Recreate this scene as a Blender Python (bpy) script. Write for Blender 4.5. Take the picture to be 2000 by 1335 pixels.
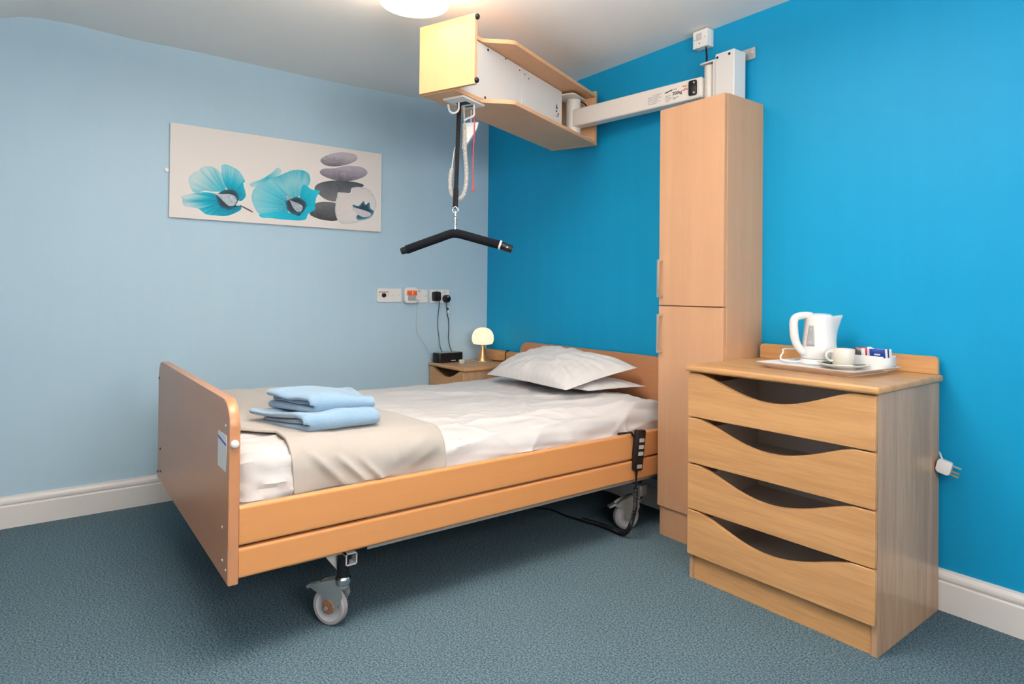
import bpy, bmesh, math, random
import numpy as np
from mathutils import Vector, Matrix, noise
random.seed(7)
SC = bpy.context.scene
for o in list(bpy.data.objects):
    bpy.data.objects.remove(o)
COL = SC.collection

# ------------------------------------------------------------------ camera
CAMP = Vector((3.757215, -2.605255, 1.116230))
RT = Vector((0.601614, 0.798720, 0.010321)); UP = Vector((0.001177, -0.013807, 0.999904)); FW = Vector((-0.798786, 0.601544, 0.009246))
cd = bpy.data.cameras.new('camera'); cam = bpy.data.objects.new('camera', cd); COL.objects.link(cam)
cam.matrix_world = Matrix(((RT.x, UP.x, -FW.x, CAMP.x), (RT.y, UP.y, -FW.y, CAMP.y), (RT.z, UP.z, -FW.z, CAMP.z), (0, 0, 0, 1)))
cd.sensor_fit = 'HORIZONTAL'; cd.sensor_width = 36.0; cd.lens = 1236.51 / 2000 * 36; cd.shift_y = -109.3 / 2000
cd.clip_start = 0.05
SC.camera = cam

# ------------------------------------------------------------------ world, lights, exposure
W = bpy.data.worlds.new('world'); SC.world = W; W.use_nodes = True
W.node_tree.nodes['Background'].inputs[0].default_value = (0.62, 0.75, 0.95, 1); W.node_tree.nodes['Background'].inputs[1].default_value = 1.0
SC.view_settings.view_transform = 'Standard'; SC.view_settings.look = 'None'; SC.view_settings.gamma = 1
SC.view_settings.use_curve_mapping = False
SC.view_settings.exposure = -0.02
def area(name, loc, direction, sx, sy, power, col, shape='RECTANGLE'):
    l = bpy.data.lights.new(name, 'AREA'); l.shape = shape; l.size = sx; l.size_y = sy; l.energy = power; l.color = col
    o = bpy.data.objects.new(name, l); COL.objects.link(o); o.location = loc
    o.rotation_euler = Vector(direction).to_track_quat('-Z', 'Y').to_euler(); return o
# added fill light, set in two unseen windows invented behind the camera
area('added_fill_side', (4.83, -1.85, 1.72), (-1, 0, -0.05), 1.7, 0.95, 92, (1.0, 0.95, 0.89))
area('added_fill_front', (2.6, -4.18, 1.45), (0, 1, -0.05), 1.8, 1.1, 6, (0.92, 0.96, 1.0))
# added pendant, unseen above the frame, sends most of its light to the ceiling
area('added_uplight', (2.35, -1.95, 2.10), (0, 0, 1), 0.36, 0.36, 138, (1.0, 0.92, 0.83), 'DISK')
area('added_downlight', (2.35, -1.95, 1.985), (0, 0, -1), 0.34, 0.34, 3, (1.0, 0.88, 0.74), 'DISK')

# ------------------------------------------------------------------ materials
def srgb(r, g, b):
    f = lambda c: c / 12.92 if c <= 0.04045 else ((c + 0.055) / 1.055) ** 2.4
    return (f(r / 255), f(g / 255), f(b / 255), 1)
def newmat(name):
    m = bpy.data.materials.new(name); m.use_nodes = True
    nt = m.node_tree; return m, nt, nt.nodes['Principled BSDF']
def plain(name, col, rough=0.5, metal=0.0, bump=0.0, bscale=200, spec=0.5, var=0.0):
    m, nt, b = newmat(name); b.inputs['Base Color'].default_value = (*col[:3], 1); b.inputs['Roughness'].default_value = rough
    b.inputs['Metallic'].default_value = metal; b.inputs['Specular IOR Level'].default_value = spec
    tc = nt.nodes.new('ShaderNodeTexCoord')
    if bump:
        n = nt.nodes.new('ShaderNodeTexNoise'); n.inputs['Scale'].default_value = bscale; n.inputs['Detail'].default_value = 3
        nt.links.new(tc.outputs['Object'], n.inputs['Vector'])
        bp = nt.nodes.new('ShaderNodeBump'); bp.inputs['Strength'].default_value = bump; bp.inputs['Distance'].default_value = 0.002
        nt.links.new(n.outputs['Fac'], bp.inputs['Height']); nt.links.new(bp.outputs['Normal'], b.inputs['Normal'])
    if var:
        n = nt.nodes.new('ShaderNodeTexNoise'); n.inputs['Scale'].default_value = 3; n.inputs['Detail'].default_value = 4
        nt.links.new(tc.outputs['Object'], n.inputs['Vector'])
        mx = nt.nodes.new('ShaderNodeMix'); mx.data_type = 'RGBA'
        mx.inputs[6].default_value = tuple(c * (1 - var) for c in col[:3]) + (1,); mx.inputs[7].default_value = tuple(min(1, c * (1 + var)) for c in col[:3]) + (1,)
        nt.links.new(n.outputs['Fac'], mx.inputs[0]); nt.links.new(mx.outputs[2], b.inputs['Base Color'])
    return m
def wood(name, light, dark, axis='z', rough=0.38, fine=1.0, contrast=1.0):
    """laminate with stretched grain along one axis"""
    m, nt, b = newmat(name)
    tc = nt.nodes.new('ShaderNodeTexCoord'); mp = nt.nodes.new('ShaderNodeMapping')
    s = {'x': (1.2, 22, 22), 'y': (22, 1.2, 22), 'z': (22, 22, 1.2)}[axis]
    mp.inputs['Scale'].default_value = s; nt.links.new(tc.outputs['Object'], mp.inputs['Vector'])
    n1 = nt.nodes.new('ShaderNodeTexNoise'); n1.inputs['Scale'].default_value = 0.55; n1.inputs['Detail'].default_value = 3; n1.inputs['Distortion'].default_value = 0.7
    n2 = nt.nodes.new('ShaderNodeTexNoise'); n2.inputs['Scale'].default_value = 6 * fine; n2.inputs['Detail'].default_value = 4
    nt.links.new(mp.outputs[0], n1.inputs['Vector']); nt.links.new(mp.outputs[0], n2.inputs['Vector'])
    ad = nt.nodes.new('ShaderNodeMath'); ad.operation = 'MULTIPLY_ADD'; ad.inputs[1].default_value = 0.62
    ml = nt.nodes.new('ShaderNodeMath'); ml.operation = 'MULTIPLY'; ml.inputs[1].default_value = 0.38
    nt.links.new(n2.outputs['Fac'], ml.inputs[0]); nt.links.new(n1.outputs['Fac'], ad.inputs[0]); nt.links.new(ml.outputs[0], ad.inputs[2])
    cr = nt.nodes.new('ShaderNodeValToRGB'); c = 0.16 / contrast
    cr.color_ramp.elements[0].position = 0.5 - c; cr.color_ramp.elements[0].color = (*dark[:3], 1)
    cr.color_ramp.elements[1].position = 0.5 + c; cr.color_ramp.elements[1].color = (*light[:3], 1)
    nt.links.new(ad.outputs[0], cr.inputs[0]); nt.links.new(cr.outputs[0], b.inputs['Base Color'])
    b.inputs['Roughness'].default_value = rough; b.inputs['Specular IOR Level'].default_value = 0.45
    return m
def fabric(name, col, scale=900, bump=0.25, rough=0.9, stripe=None, sheen=0.1):
    m, nt, b = newmat(name); b.inputs['Roughness'].default_value = rough; b.inputs['Base Color'].default_value = (*col[:3], 1)
    b.inputs['Specular IOR Level'].default_value = 0.2; b.inputs['Sheen Weight'].default_value = sheen
    tc = nt.nodes.new('ShaderNodeTexCoord'); n = nt.nodes.new('ShaderNodeTexNoise'); n.inputs['Scale'].default_value = scale; n.inputs['Detail'].default_value = 2
    nt.links.new(tc.outputs['Object'], n.inputs['Vector'])
    bp = nt.nodes.new('ShaderNodeBump'); bp.inputs['Strength'].default_value = bump; bp.inputs['Distance'].default_value = 0.0015
    nt.links.new(n.outputs['Fac'], bp.inputs['Height']); nt.links.new(bp.outputs['Normal'], b.inputs['Normal'])
    if stripe:
        w = nt.nodes.new('ShaderNodeTexWave'); w.bands_direction = stripe; w.inputs['Scale'].default_value = 7.0
        nt.links.new(tc.outputs['Object'], w.inputs['Vector'])
        cr = nt.nodes.new('ShaderNodeValToRGB'); cr.color_ramp.elements[0].position = 0.45; cr.color_ramp.elements[1].position = 0.55
        cr.color_ramp.elements[0].color = tuple(c * 0.975 for c in col[:3]) + (1,); cr.color_ramp.elements[1].color = (*col[:3], 1)
        nt.links.new(w.outputs['Fac'], cr.inputs[0]); nt.links.new(cr.outputs[0], b.inputs['Base Color'])
    return m
def vcol(name, rough=0.7):
    m, nt, b = newmat(name); a = nt.nodes.new('ShaderNodeVertexColor'); a.layer_name = 'col'
    nt.links.new(a.outputs[0], b.inputs['Base Color']); b.inputs['Roughness'].default_value = rough; b.inputs['Specular IOR Level'].default_value = 0.2
    return m
def emit(name, col, s, k=1.0):
    m, nt, b = newmat(name); b.inputs['Base Color'].default_value = tuple(c * k for c in col[:3]) + (1,); b.inputs['Emission Color'].default_value = (*col[:3], 1); b.inputs['Emission Strength'].default_value = s
    return m
def wallpaint(name, col, rough=0.55, streak=0.03, spec=0.3):
    m, nt, b = newmat(name); b.inputs['Roughness'].default_value = rough; b.inputs['Specular IOR Level'].default_value = spec
    tc = nt.nodes.new('ShaderNodeTexCoord'); mp = nt.nodes.new('ShaderNodeMapping'); mp.inputs['Scale'].default_value = (9, 9, 0.5)
    nt.links.new(tc.outputs['Object'], mp.inputs['Vector'])
    n = nt.nodes.new('ShaderNodeTexNoise'); n.inputs['Scale'].default_value = 1.5; n.inputs['Detail'].default_value = 4; nt.links.new(mp.outputs[0], n.inputs['Vector'])
    mx = nt.nodes.new('ShaderNodeMix'); mx.data_type = 'RGBA'
    mx.inputs[6].default_value = tuple(c * (1 - streak) for c in col[:3]) + (1,); mx.inputs[7].default_value = tuple(min(1, c * (1 + streak)) for c in col[:3]) + (1,)
    nt.links.new(n.outputs['Fac'], mx.inputs[0]); nt.links.new(mx.outputs[2], b.inputs['Base Color'])
    n3 = nt.nodes.new('ShaderNodeTexNoise'); n3.inputs['Scale'].default_value = 90; n3.inputs['Detail'].default_value = 3; nt.links.new(tc.outputs['Object'], n3.inputs['Vector'])
    bp = nt.nodes.new('ShaderNodeBump'); bp.inputs['Strength'].default_value = 0.08; bp.inputs['Distance'].default_value = 0.003
    nt.links.new(n3.outputs['Fac'], bp.inputs['Height']); nt.links.new(bp.outputs['Normal'], b.inputs['Normal'])
    return m
def carpet(name):
    m, nt, b = newmat(name); b.inputs['Roughness'].default_value = 1.0; b.inputs['Specular IOR Level'].default_value = 0.05
    tc = nt.nodes.new('ShaderNodeTexCoord')
    n = nt.nodes.new('ShaderNodeTexNoise'); n.inputs['Scale'].default_value = 165; n.inputs['Detail'].default_value = 4; n.inputs['Roughness'].default_value = 0.75
    n2 = nt.nodes.new('ShaderNodeTexNoise'); n2.inputs['Scale'].default_value = 3; n2.inputs['Detail'].default_value = 3
    for q in (n, n2): nt.links.new(tc.outputs['Object'], q.inputs['Vector'])
    cr = nt.nodes.new('ShaderNodeValToRGB'); e = cr.color_ramp.elements
    e[0].position = 0.38; e[0].color = (0.018, 0.042, 0.060, 1); e[1].position = 0.63; e[1].color = (0.17, 0.235, 0.27, 1)
    k = e.new(0.5); k.color = (0.080, 0.132, 0.165, 1)
    nt.links.new(n.outputs['Fac'], cr.inputs[0])
    mx = nt.nodes.new('ShaderNodeMix'); mx.data_type = 'RGBA'; mx.blend_type = 'MULTIPLY'; mx.inputs[0].default_value = 0.35
    c2 = nt.nodes.new('ShaderNodeValToRGB'); c2.color_ramp.elements[0].color = (0.6, 0.6, 0.6, 1); c2.color_ramp.elements[1].color = (1, 1, 1, 1)
    nt.links.new(n2.outputs['Fac'], c2.inputs[0]); nt.links.new(cr.outputs[0], mx.inputs[6]); nt.links.new(c2.outputs[0], mx.inputs[7])
    nt.links.new(mx.outputs[2], b.inputs['Base Color'])
    bp = nt.nodes.new('ShaderNodeBump'); bp.inputs['Strength'].default_value = 0.6; bp.inputs['Distance'].default_value = 0.004
    nt.links.new(n.outputs['Fac'], bp.inputs['Height']); nt.links.new(bp.outputs['Normal'], b.inputs['Normal'])
    return m
M = dict(
    pale=wallpaint('pale_blue_paint', (0.41, 0.575, 0.695), 0.5, 0.02), blue=wallpaint('bright_blue_paint', (0.006, 0.285, 0.53), 0.45, 0.05, 0.16),
    ceil=plain('ceiling_white', (0.93, 0.905, 0.88), 0.8, bump=0.1, bscale=60), offwall=plain('off_white_wall', (0.66, 0.66, 0.64), 0.8, bump=0.05, bscale=60),
    skirt=plain('gloss_white_paint', (0.74, 0.71, 0.69), 0.3), carpet=carpet('blue_grey_carpet'),
    cab=wood('beech_laminate_vertical', (0.61, 0.35, 0.20), (0.545, 0.30, 0.17), 'z', 0.4, 0.8, 0.7),
    hoistw=wood('beech_laminate_hoist', (0.74, 0.42, 0.22), (0.66, 0.36, 0.185), 'z', 0.4, 0.8, 0.7),
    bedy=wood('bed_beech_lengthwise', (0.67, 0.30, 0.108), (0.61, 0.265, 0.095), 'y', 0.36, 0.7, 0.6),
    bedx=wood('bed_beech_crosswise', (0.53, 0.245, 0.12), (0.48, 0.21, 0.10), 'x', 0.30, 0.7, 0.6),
    oakx=wood('oak_laminate_horizontal', (0.60, 0.335, 0.145), (0.45, 0.235, 0.095), 'x', 0.36, 1.0, 1.25),
    oakz=wood('oak_laminate_vertical', (0.56, 0.35, 0.215), (0.40, 0.24, 0.145), 'z', 0.26, 1.0, 1.3),
    drawer_in=plain('drawer_lining_grey', (0.80, 0.71, 0.64), 0.6),
    white=plain('white_plastic', (0.80, 0.78, 0.76), 0.32), kettle=plain('glossy_white_plastic', (0.74, 0.73, 0.72), 0.22),
    cream=plain('cream_enamel', (0.78, 0.73, 0.68), 0.35), steelw=plain('white_coated_steel', (0.76, 0.74, 0.72), 0.38),
    grey=plain('grey_plastic', (0.35, 0.36, 0.37), 0.4), lgrey=plain('light_grey_plastic', (0.52, 0.52, 0.52), 0.45), black=plain('black_plastic', (0.006, 0.006, 0.008), 0.42, spec=0.3),
    foam=plain('black_foam', (0.004, 0.005, 0.008), 0.9, spec=0.12, bump=0.3, bscale=300), webbing=fabric('black_webbing', (0.006, 0.006, 0.008), 700, 0.4),
    steel=plain('brushed_steel', (0.62, 0.60, 0.58), 0.32, 0.9), chrome=plain('chrome', (0.75, 0.75, 0.75), 0.15, 1.0), frame=plain('grey_painted_steel', (0.30, 0.30, 0.29), 0.45, 0.2),
    zinc=plain('zinc_plated_steel', (0.50, 0.52, 0.52), 0.36, 0.75), rust=plain('rusty_steel', (0.25, 0.11, 0.055), 0.8, 0.2, bump=0.4, bscale=400, var=0.3),
    tyre=plain('grey_rubber_tyre', (0.33, 0.31, 0.31), 0.6), hub=plain('pale_grey_hub', (0.48, 0.48, 0.49), 0.4),
    sheet=fabric('white_cotton', (0.60, 0.58, 0.575), 800, 0.2), duvet=fabric('white_striped_cotton', (0.64, 0.615, 0.61), 800, 0.2, stripe='X'),
    pillow=fabric('white_pillow_cotton', (0.69, 0.665, 0.66), 800, 0.2, stripe='X'),
    blanket=fabric('beige_fleece', (0.44, 0.40, 0.36), 500, 0.5, sheen=0.3), towel=fabric('pale_blue_terry', (0.25, 0.385, 0.53), 300, 1.0, sheen=0.4),
    red=plain('red_cord', (0.45, 0.01, 0.03), 0.5), orange=plain('orange_plastic', (0.85, 0.13, 0.02), 0.35), copper=plain('copper_metal', (0.78, 0.39, 0.19), 0.28, 0.95),
    glow=emit('lamp_glass_glow', (1.0, 0.80, 0.55), 1.12, 0.12), diffuser=emit('ceiling_lamp_diffuser', (1.0, 0.86, 0.66), 9.0),
    canvas=plain('canvas_print_ground', (0.78, 0.73, 0.70), 0.7, bump=0.15, bscale=900), print=vcol('canvas_print_ink'),
    ink=plain('printed_black_ink', (0.05, 0.05, 0.05), 0.6), inkg=plain('printed_grey_ink', (0.42, 0.41, 0.40), 0.6), inkr=plain('printed_red_ink', (0.62, 0.20, 0.12), 0.6), inkb=plain('printed_blue_ink', (0.03, 0.05, 0.35), 0.6),
    paper=plain('white_card', (0.78, 0.77, 0.76), 0.6), bluefoil=plain('blue_sachet_foil', (0.01, 0.04, 0.25), 0.35), darkfoil=plain('dark_sachet_foil', (0.03, 0.02, 0.03), 0.35), redfoil=plain('red_sachet_foil', (0.55, 0.02, 0.05), 0.35),
    china=plain('cream_china', (0.72, 0.67, 0.60), 0.2), traym=plain('white_melamine_tray', (0.80, 0.74, 0.72), 0.3), gauge=plain('grey_water_gauge', (0.33, 0.33, 0.35), 0.3),
    tube=plain('beige_curly_cable', (0.62, 0.58, 0.54), 0.45), brass=plain('brass_pin', (0.60, 0.42, 0.20), 0.3, 0.9), jar=plain('frosted_glass', (0.62, 0.58, 0.52), 0.2),
    pvcw=plain('window_frame_upvc', (0.8, 0.8, 0.8), 0.3), dgreen=plain('dark_green_glaze', (0.02, 0.05, 0.035), 0.3),
)
def glass_mat():
    m = bpy.data.materials.new('window_glass'); m.use_nodes = True; nt = m.node_tree; nt.nodes.clear()
    o = nt.nodes.new('ShaderNodeOutputMaterial'); mx = nt.nodes.new('ShaderNodeMixShader'); t = nt.nodes.new('ShaderNodeBsdfTransparent'); g = nt.nodes.new('ShaderNodeBsdfGlossy')
    g.inputs['Roughness'].default_value = 0.02; mx.inputs[0].default_value = 0.06
    nt.links.new(t.outputs[0], mx.inputs[1]); nt.links.new(g.outputs[0], mx.inputs[2]); nt.links.new(mx.outputs[0], o.inputs[0]); return m
M['glass'] = glass_mat()
def shade_mat():
    m = bpy.data.materials.new('white_lamp_shade'); m.use_nodes = True; nt = m.node_tree; nt.nodes.clear()
    o = nt.nodes.new('ShaderNodeOutputMaterial'); mx = nt.nodes.new('ShaderNodeMixShader'); t = nt.nodes.new('ShaderNodeBsdfTranslucent'); d = nt.nodes.new('ShaderNodeBsdfDiffuse')
    t.inputs[0].default_value = (0.9, 0.8, 0.68, 1); d.inputs[0].default_value = (0.75, 0.72, 0.7, 1); mx.inputs[0].default_value = 0.10
    nt.links.new(d.outputs[0], mx.inputs[1]); nt.links.new(t.outputs[0], mx.inputs[2]); nt.links.new(mx.outputs[0], o.inputs[0]); return m
M['shade'] = shade_mat()

# ------------------------------------------------------------------ helpers
def mesh_of(bm):
    me = bpy.data.meshes.new('m'); bmesh.ops.recalc_face_normals(bm, faces=bm.faces[:]); bm.to_mesh(me); bm.free(); return me
def smooth(me, ang=35, flat=0.004):
    for p in me.polygons: p.use_smooth = True
    try: me.set_sharp_from_angle(angle=math.radians(ang))
    except Exception: pass
    for p in me.polygons:
        if p.area >= flat: p.use_smooth = False
def part(name, bm, mat, parent=None, ang=35, label=None):
    """links a bmesh given in world coordinates as one mesh object"""
    me = bm if isinstance(bm, bpy.types.Mesh) else mesh_of(bm)
    smooth(me, ang); me.name = name
    o = bpy.data.objects.new(name, me); COL.objects.link(o)
    if parent is not None:
        org = Vector(parent['org']); me.transform(Matrix.Translation(-org)) if me.users == 1 else None
        wp = Vector(parent['org']); o.parent = parent; o['org'] = parent['org']
        # children of a mesh part share the thing's origin: every part sits at the thing's base
    else:
        o['org'] = (0, 0, 0)
    me.materials.clear(); me.materials.append(M[mat] if isinstance(mat, str) else mat)
    if label: o['label'] = label
    return o
def thing(name, label, cat, loc, group=None):
    o = bpy.data.objects.new(name, None); COL.objects.link(o); o.location = loc; o['org'] = tuple(loc); o.empty_display_size = 0.05
    o['label'] = label; o['category'] = cat
    if group: o['group'] = group
    return o
def single(name, bm, mat, label, cat, base, group=None, ang=35):
    """a thing that is one mesh, origin at its base"""
    me = mesh_of(bm); smooth(me, ang); me.transform(Matrix.Translation(-Vector(base))); me.name = name
    o = bpy.data.objects.new(name, me); COL.objects.link(o); o.location = base; o['org'] = tuple(base)
    me.materials.append(M[mat]); o['label'] = label; o['category'] = cat
    if group: o['group'] = group
    return o
def struct(name, bm, mat):
    o = part(name, bm, mat); o['kind'] = 'structure'
    if name == 'ceiling': smooth(o.data, 35, 1e9)
    return o
def box(x0, x1, y0, y1, z0, z1, bev=0.0, seg=2, T=None, bm=None):
    b = bm or bmesh.new()
    r = bmesh.ops.create_cube(b, size=1.0); vs = r['verts']
    for v in vs: v.co = Vector(((x0 + x1) / 2 + v.co.x * (x1 - x0), (y0 + y1) / 2 + v.co.y * (y1 - y0), (z0 + z1) / 2 + v.co.z * (z1 - z0)))
    if bev:
        es = list({e for v in vs for e in v.link_edges})
        r2 = bmesh.ops.bevel(b, geom=es, offset=bev, segments=seg, profile=0.5, affect='EDGES')
        if bm is None: vs = b.verts[:]
        else: vs = list({v for f in r2['faces'] for v in f.verts} | {v for v in vs if v.is_valid})
    if T is not None:
        for v in (b.verts if bm is None else vs): v.co = T @ v.co
    return b
def cyl(p0, p1, r0, r1=None, n=24, bm=None, caps=True, bev=0):
    b = bm or bmesh.new(); p0, p1 = Vector(p0), Vector(p1); r1 = r0 if r1 is None else r1
    q = (p1 - p0).to_track_quat('Z', 'Y').to_matrix()
    pr = [(r0, 0), (r1, 1)] if not bev else [(r0 - bev, 0), (r0, bev / (p1 - p0).length), (r1, 1 - bev / (p1 - p0).length), (r1 - bev, 1)]
    rings = []
    for r, t in pr:
        rings.append([b.verts.new(p0.lerp(p1, t) + q @ Vector((r * math.cos(2 * math.pi * i / n), r * math.sin(2 * math.pi * i / n), 0))) for i in range(n)])
    for a, c in zip(rings, rings[1:]):
        for i in range(n): b.faces.new((a[i], a[(i + 1) % n], c[(i + 1) % n], c[i]))
    if caps: b.faces.new(rings[0][::-1]); b.faces.new(rings[-1])
    return b
def lathe(profile, center, n=40, axis=(0, 0, 1), bm=None, close=True):
    b = bm or bmesh.new(); c = Vector(center); q = Vector(axis).to_track_quat('Z', 'Y').to_matrix() if axis != (0, 0, 1) else Matrix.Identity(3)
    rings = []
    for r, z in profile:
        if r < 1e-5: rings.append([b.verts.new(c + q @ Vector((0, 0, z)))])
        else: rings.append([b.verts.new(c + q @ Vector((r * math.cos(2 * math.pi * i / n), r * math.sin(2 * math.pi * i / n), z))) for i in range(n)])
    for a, d in zip(rings, rings[1:]):
        for i in range(n):
            j = (i + 1) % n
            if len(a) == 1 and len(d) == 1: continue
            if len(a) == 1: b.faces.new((a[0], d[j], d[i]))
            elif len(d) == 1: b.faces.new((a[i], a[j], d[0]))
            else: b.faces.new((a[i], a[j], d[j], d[i]))
    return b
def spline(pts, n=12):
    P = [Vector(p) for p in pts]; out = []
    P = [P[0] * 2 - P[1]] + P + [P[-1] * 2 - P[-2]]
    for i in range(1, len(P) - 2):
        for k in range(n):
            t = k / n; a, b_, c, d = P[i - 1], P[i], P[i + 1], P[i + 2]
            out.append(0.5 * (2 * b_ + (c - a) * t + (2 * a - 5 * b_ + 4 * c - d) * t * t + (3 * b_ - a - 3 * c + d) * t ** 3))
    out.append(P[-2]); return out
def frames(pts):
    T = []
    for i in range(len(pts)):
        T.append((pts[min(i + 1, len(pts) - 1)] - pts[max(i - 1, 0)]).normalized())
    up = Vector((0, 0, 1)) if abs(T[0].z) < 0.9 else Vector((1, 0, 0))
    N = [(up - T[0] * up.dot(T[0])).normalized()]
    for i in range(1, len(pts)):
        v = N[-1] - T[i] * N[-1].dot(T[i]); N.append(v.normalized() if v.length > 1e-6 else N[-1])
    return T, N
def tube(pts, r, n=8, bm=None, caps=True, rz=None):
    b = bm or bmesh.new(); pts = [Vector(p) for p in pts]; T, N = frames(pts); rings = []
    rs = r if isinstance(r, (list, tuple)) else [r] * len(pts)
    for p, t, nn, rr in zip(pts, T, N, rs):
        bn = t.cross(nn); rings.append([b.verts.new(p + (nn * math.cos(2 * math.pi * i / n) + bn * math.sin(2 * math.pi * i / n)) * rr) for i in range(n)])
    for a, c in zip(rings, rings[1:]):
        for i in range(n): b.faces.new((a[i], a[(i + 1) % n], c[(i + 1) % n], c[i]))
    if caps: b.faces.new(rings[0][::-1]); b.faces.new(rings[-1])
    return b
def helix(path, R, r, pitch, n=6, per=9):
    pts = [Vector(p) for p in path]; L = [0]
    for a, c in zip(pts, pts[1:]): L.append(L[-1] + (c - a).length)
    T, N = frames(pts); k = int(L[-1] / pitch * per); out = []; j = 0
    for i in range(k + 1):
        s = L[-1] * i / k
        while j < len(L) - 2 and L[j + 1] < s: j += 1
        t = (s - L[j]) / max(1e-9, L[j + 1] - L[j]); p = pts[j].lerp(pts[j + 1], t); tt = T[j].lerp(T[j + 1], t).normalized(); nn = N[j].lerp(N[j + 1], t).normalized(); bn = tt.cross(nn)
        a = 2 * math.pi * s / pitch; out.append(p + (nn * math.cos(a) + bn * math.sin(a)) * R)
    return tube(out, r, n)
def prism(poly, axis, a0, a1, bev=0.0, T=None, bm=None):
    """extrude a 2-D polygon along an axis; poly = (x,z) for 'y', (y,z) for 'x', (x,y) for 'z'"""
    b = bm or bmesh.new()
    def co(p, a): return {'y': Vector((p[0], a, p[1])), 'x': Vector((a, p[0], p[1])), 'z': Vector((p[0], p[1], a))}[axis]
    A = [b.verts.new(co(p, a0)) for p in poly]; B = [b.verts.new(co(p, a1)) for p in poly]; n = len(poly)
    f0 = b.faces.new(A); f1 = b.faces.new(B[::-1])
    for i in range(n): b.faces.new((A[i], B[i], B[(i + 1) % n], A[(i + 1) % n]))
    if bev:
        es = list(f0.edges) + list(f1.edges); bmesh.ops.bevel(b, geom=es, offset=bev, segments=2, profile=0.5, affect='EDGES')
    if T is not None:
        for v in b.verts: v.co = T @ v.co
    return b
def roundrect(x0, x1, z0, z1, r, corners=(1, 1, 1, 1), n=6):
    """corners: bl, br, tr, tl"""
    P = []
    for k, (cx, cz, a0) in enumerate(((x0, z0, 180), (x1, z0, 270), (x1, z1, 0), (x0, z1, 90))):
        if not corners[k]: P.append((cx, cz)); continue
        ox = cx + r if k in (0, 3) else cx - r; oz = cz + r if k in (0, 1) else cz - r
        for i in range(n + 1):
            a = math.radians(a0 + 90 * i / n); P.append((ox + r * math.cos(a), oz + r * math.sin(a)))
    return P
def grid(nu, nv, fn, bm=None, wrap_u=False):
    b = bm or bmesh.new(); V = [[b.verts.new(fn(i / (nu - (0 if wrap_u else 1)), j / (nv - 1))) for j in range(nv)] for i in range(nu)]
    for i in range(nu if wrap_u else nu - 1):
        for j in range(nv - 1):
            k = (i + 1) % nu; b.faces.new((V[i][j], V[k][j], V[k][j + 1], V[i][j + 1]))
    return b
def text_bm(s, size, T, bold=0.0):
    c = bpy.data.curves.new('t', 'FONT'); c.body = s; c.size = size; c.offset = bold; c.resolution_u = 2; c.extrude = 0.0003
    o = bpy.data.objects.new('t', c); COL.objects.link(o); dg = bpy.context.evaluated_depsgraph_get(); me = bpy.data.meshes.new_from_object(o.evaluated_get(dg))
    bpy.data.objects.remove(o); bpy.data.curves.remove(c); b = bmesh.new(); b.from_mesh(me); bpy.data.meshes.remove(me)
    for v in b.verts: v.co = T @ v.co
    return b
def frame_mat(o, ex, ey, ez=None):
    ex = Vector(ex).normalized(); ey = Vector(ey).normalized(); ez = ex.cross(ey) if ez is None else Vector(ez)
    return Matrix(((ex.x, ey.x, ez.x, o[0]), (ex.y, ey.y, ez.y, o[1]), (ex.z, ey.z, ez.z, o[2]), (0, 0, 0, 1)))
def lerp_tab(t, tab):
    if t <= tab[0][0]: return tab[0][1]
    for (a, va), (b, vb) in zip(tab, tab[1:]):
        if t <= b:
            k = (t - a) / (b - a); k = k * k * (3 - 2 * k); return va + (vb - va) * k
    return tab[-1][1]
def nz(x, y, z=0.0): return noise.noise(Vector((x, y, z)))
def add_mod_solid(o, th, off=-1):
    m = o.modifiers.new('solid', 'SOLIDIFY'); m.thickness = th; m.offset = off

# ------------------------------------------------------------------ the room
H = 2.396; RX = 4.75; FY = -4.1
struct('floor', box(-0.12, RX + 0.12, FY - 0.12, 0.12, -0.1, 0), 'carpet')
struct('wall_left', box(-0.12, 0, FY - 0.12, 0.12, 0, H + 0.15), 'pale')
struct('wall_back', box(0, RX + 0.12, 0, 0.12, 0, H + 0.15), 'blue')
def wall_open(axis, a, a2, u0, u1, v0, v1, o0, o1, p0, p1):
    b = bmesh.new()
    for (s0, s1, t0, t1) in ((u0, o0, v0, v1), (o1, u1, v0, v1), (o0, o1, v0, p0), (o0, o1, p1, v1)):
        if axis == 'x': box(a, a2, s0, s1, t0, t1, bm=b)
        else: box(s0, s1, a, a2, t0, t1, bm=b)
    return b
struct('wall_right', wall_open('x', RX, RX + 0.12, FY - 0.12, 0, 0, H + 0.15, -2.7, -1.0, 1.25, 2.2), 'offwall')
struct('wall_front', wall_open('y', FY - 0.12, FY, 0, RX, 0, H + 0.15, 1.7, 3.5, 0.9, 2.0), 'offwall')
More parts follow.
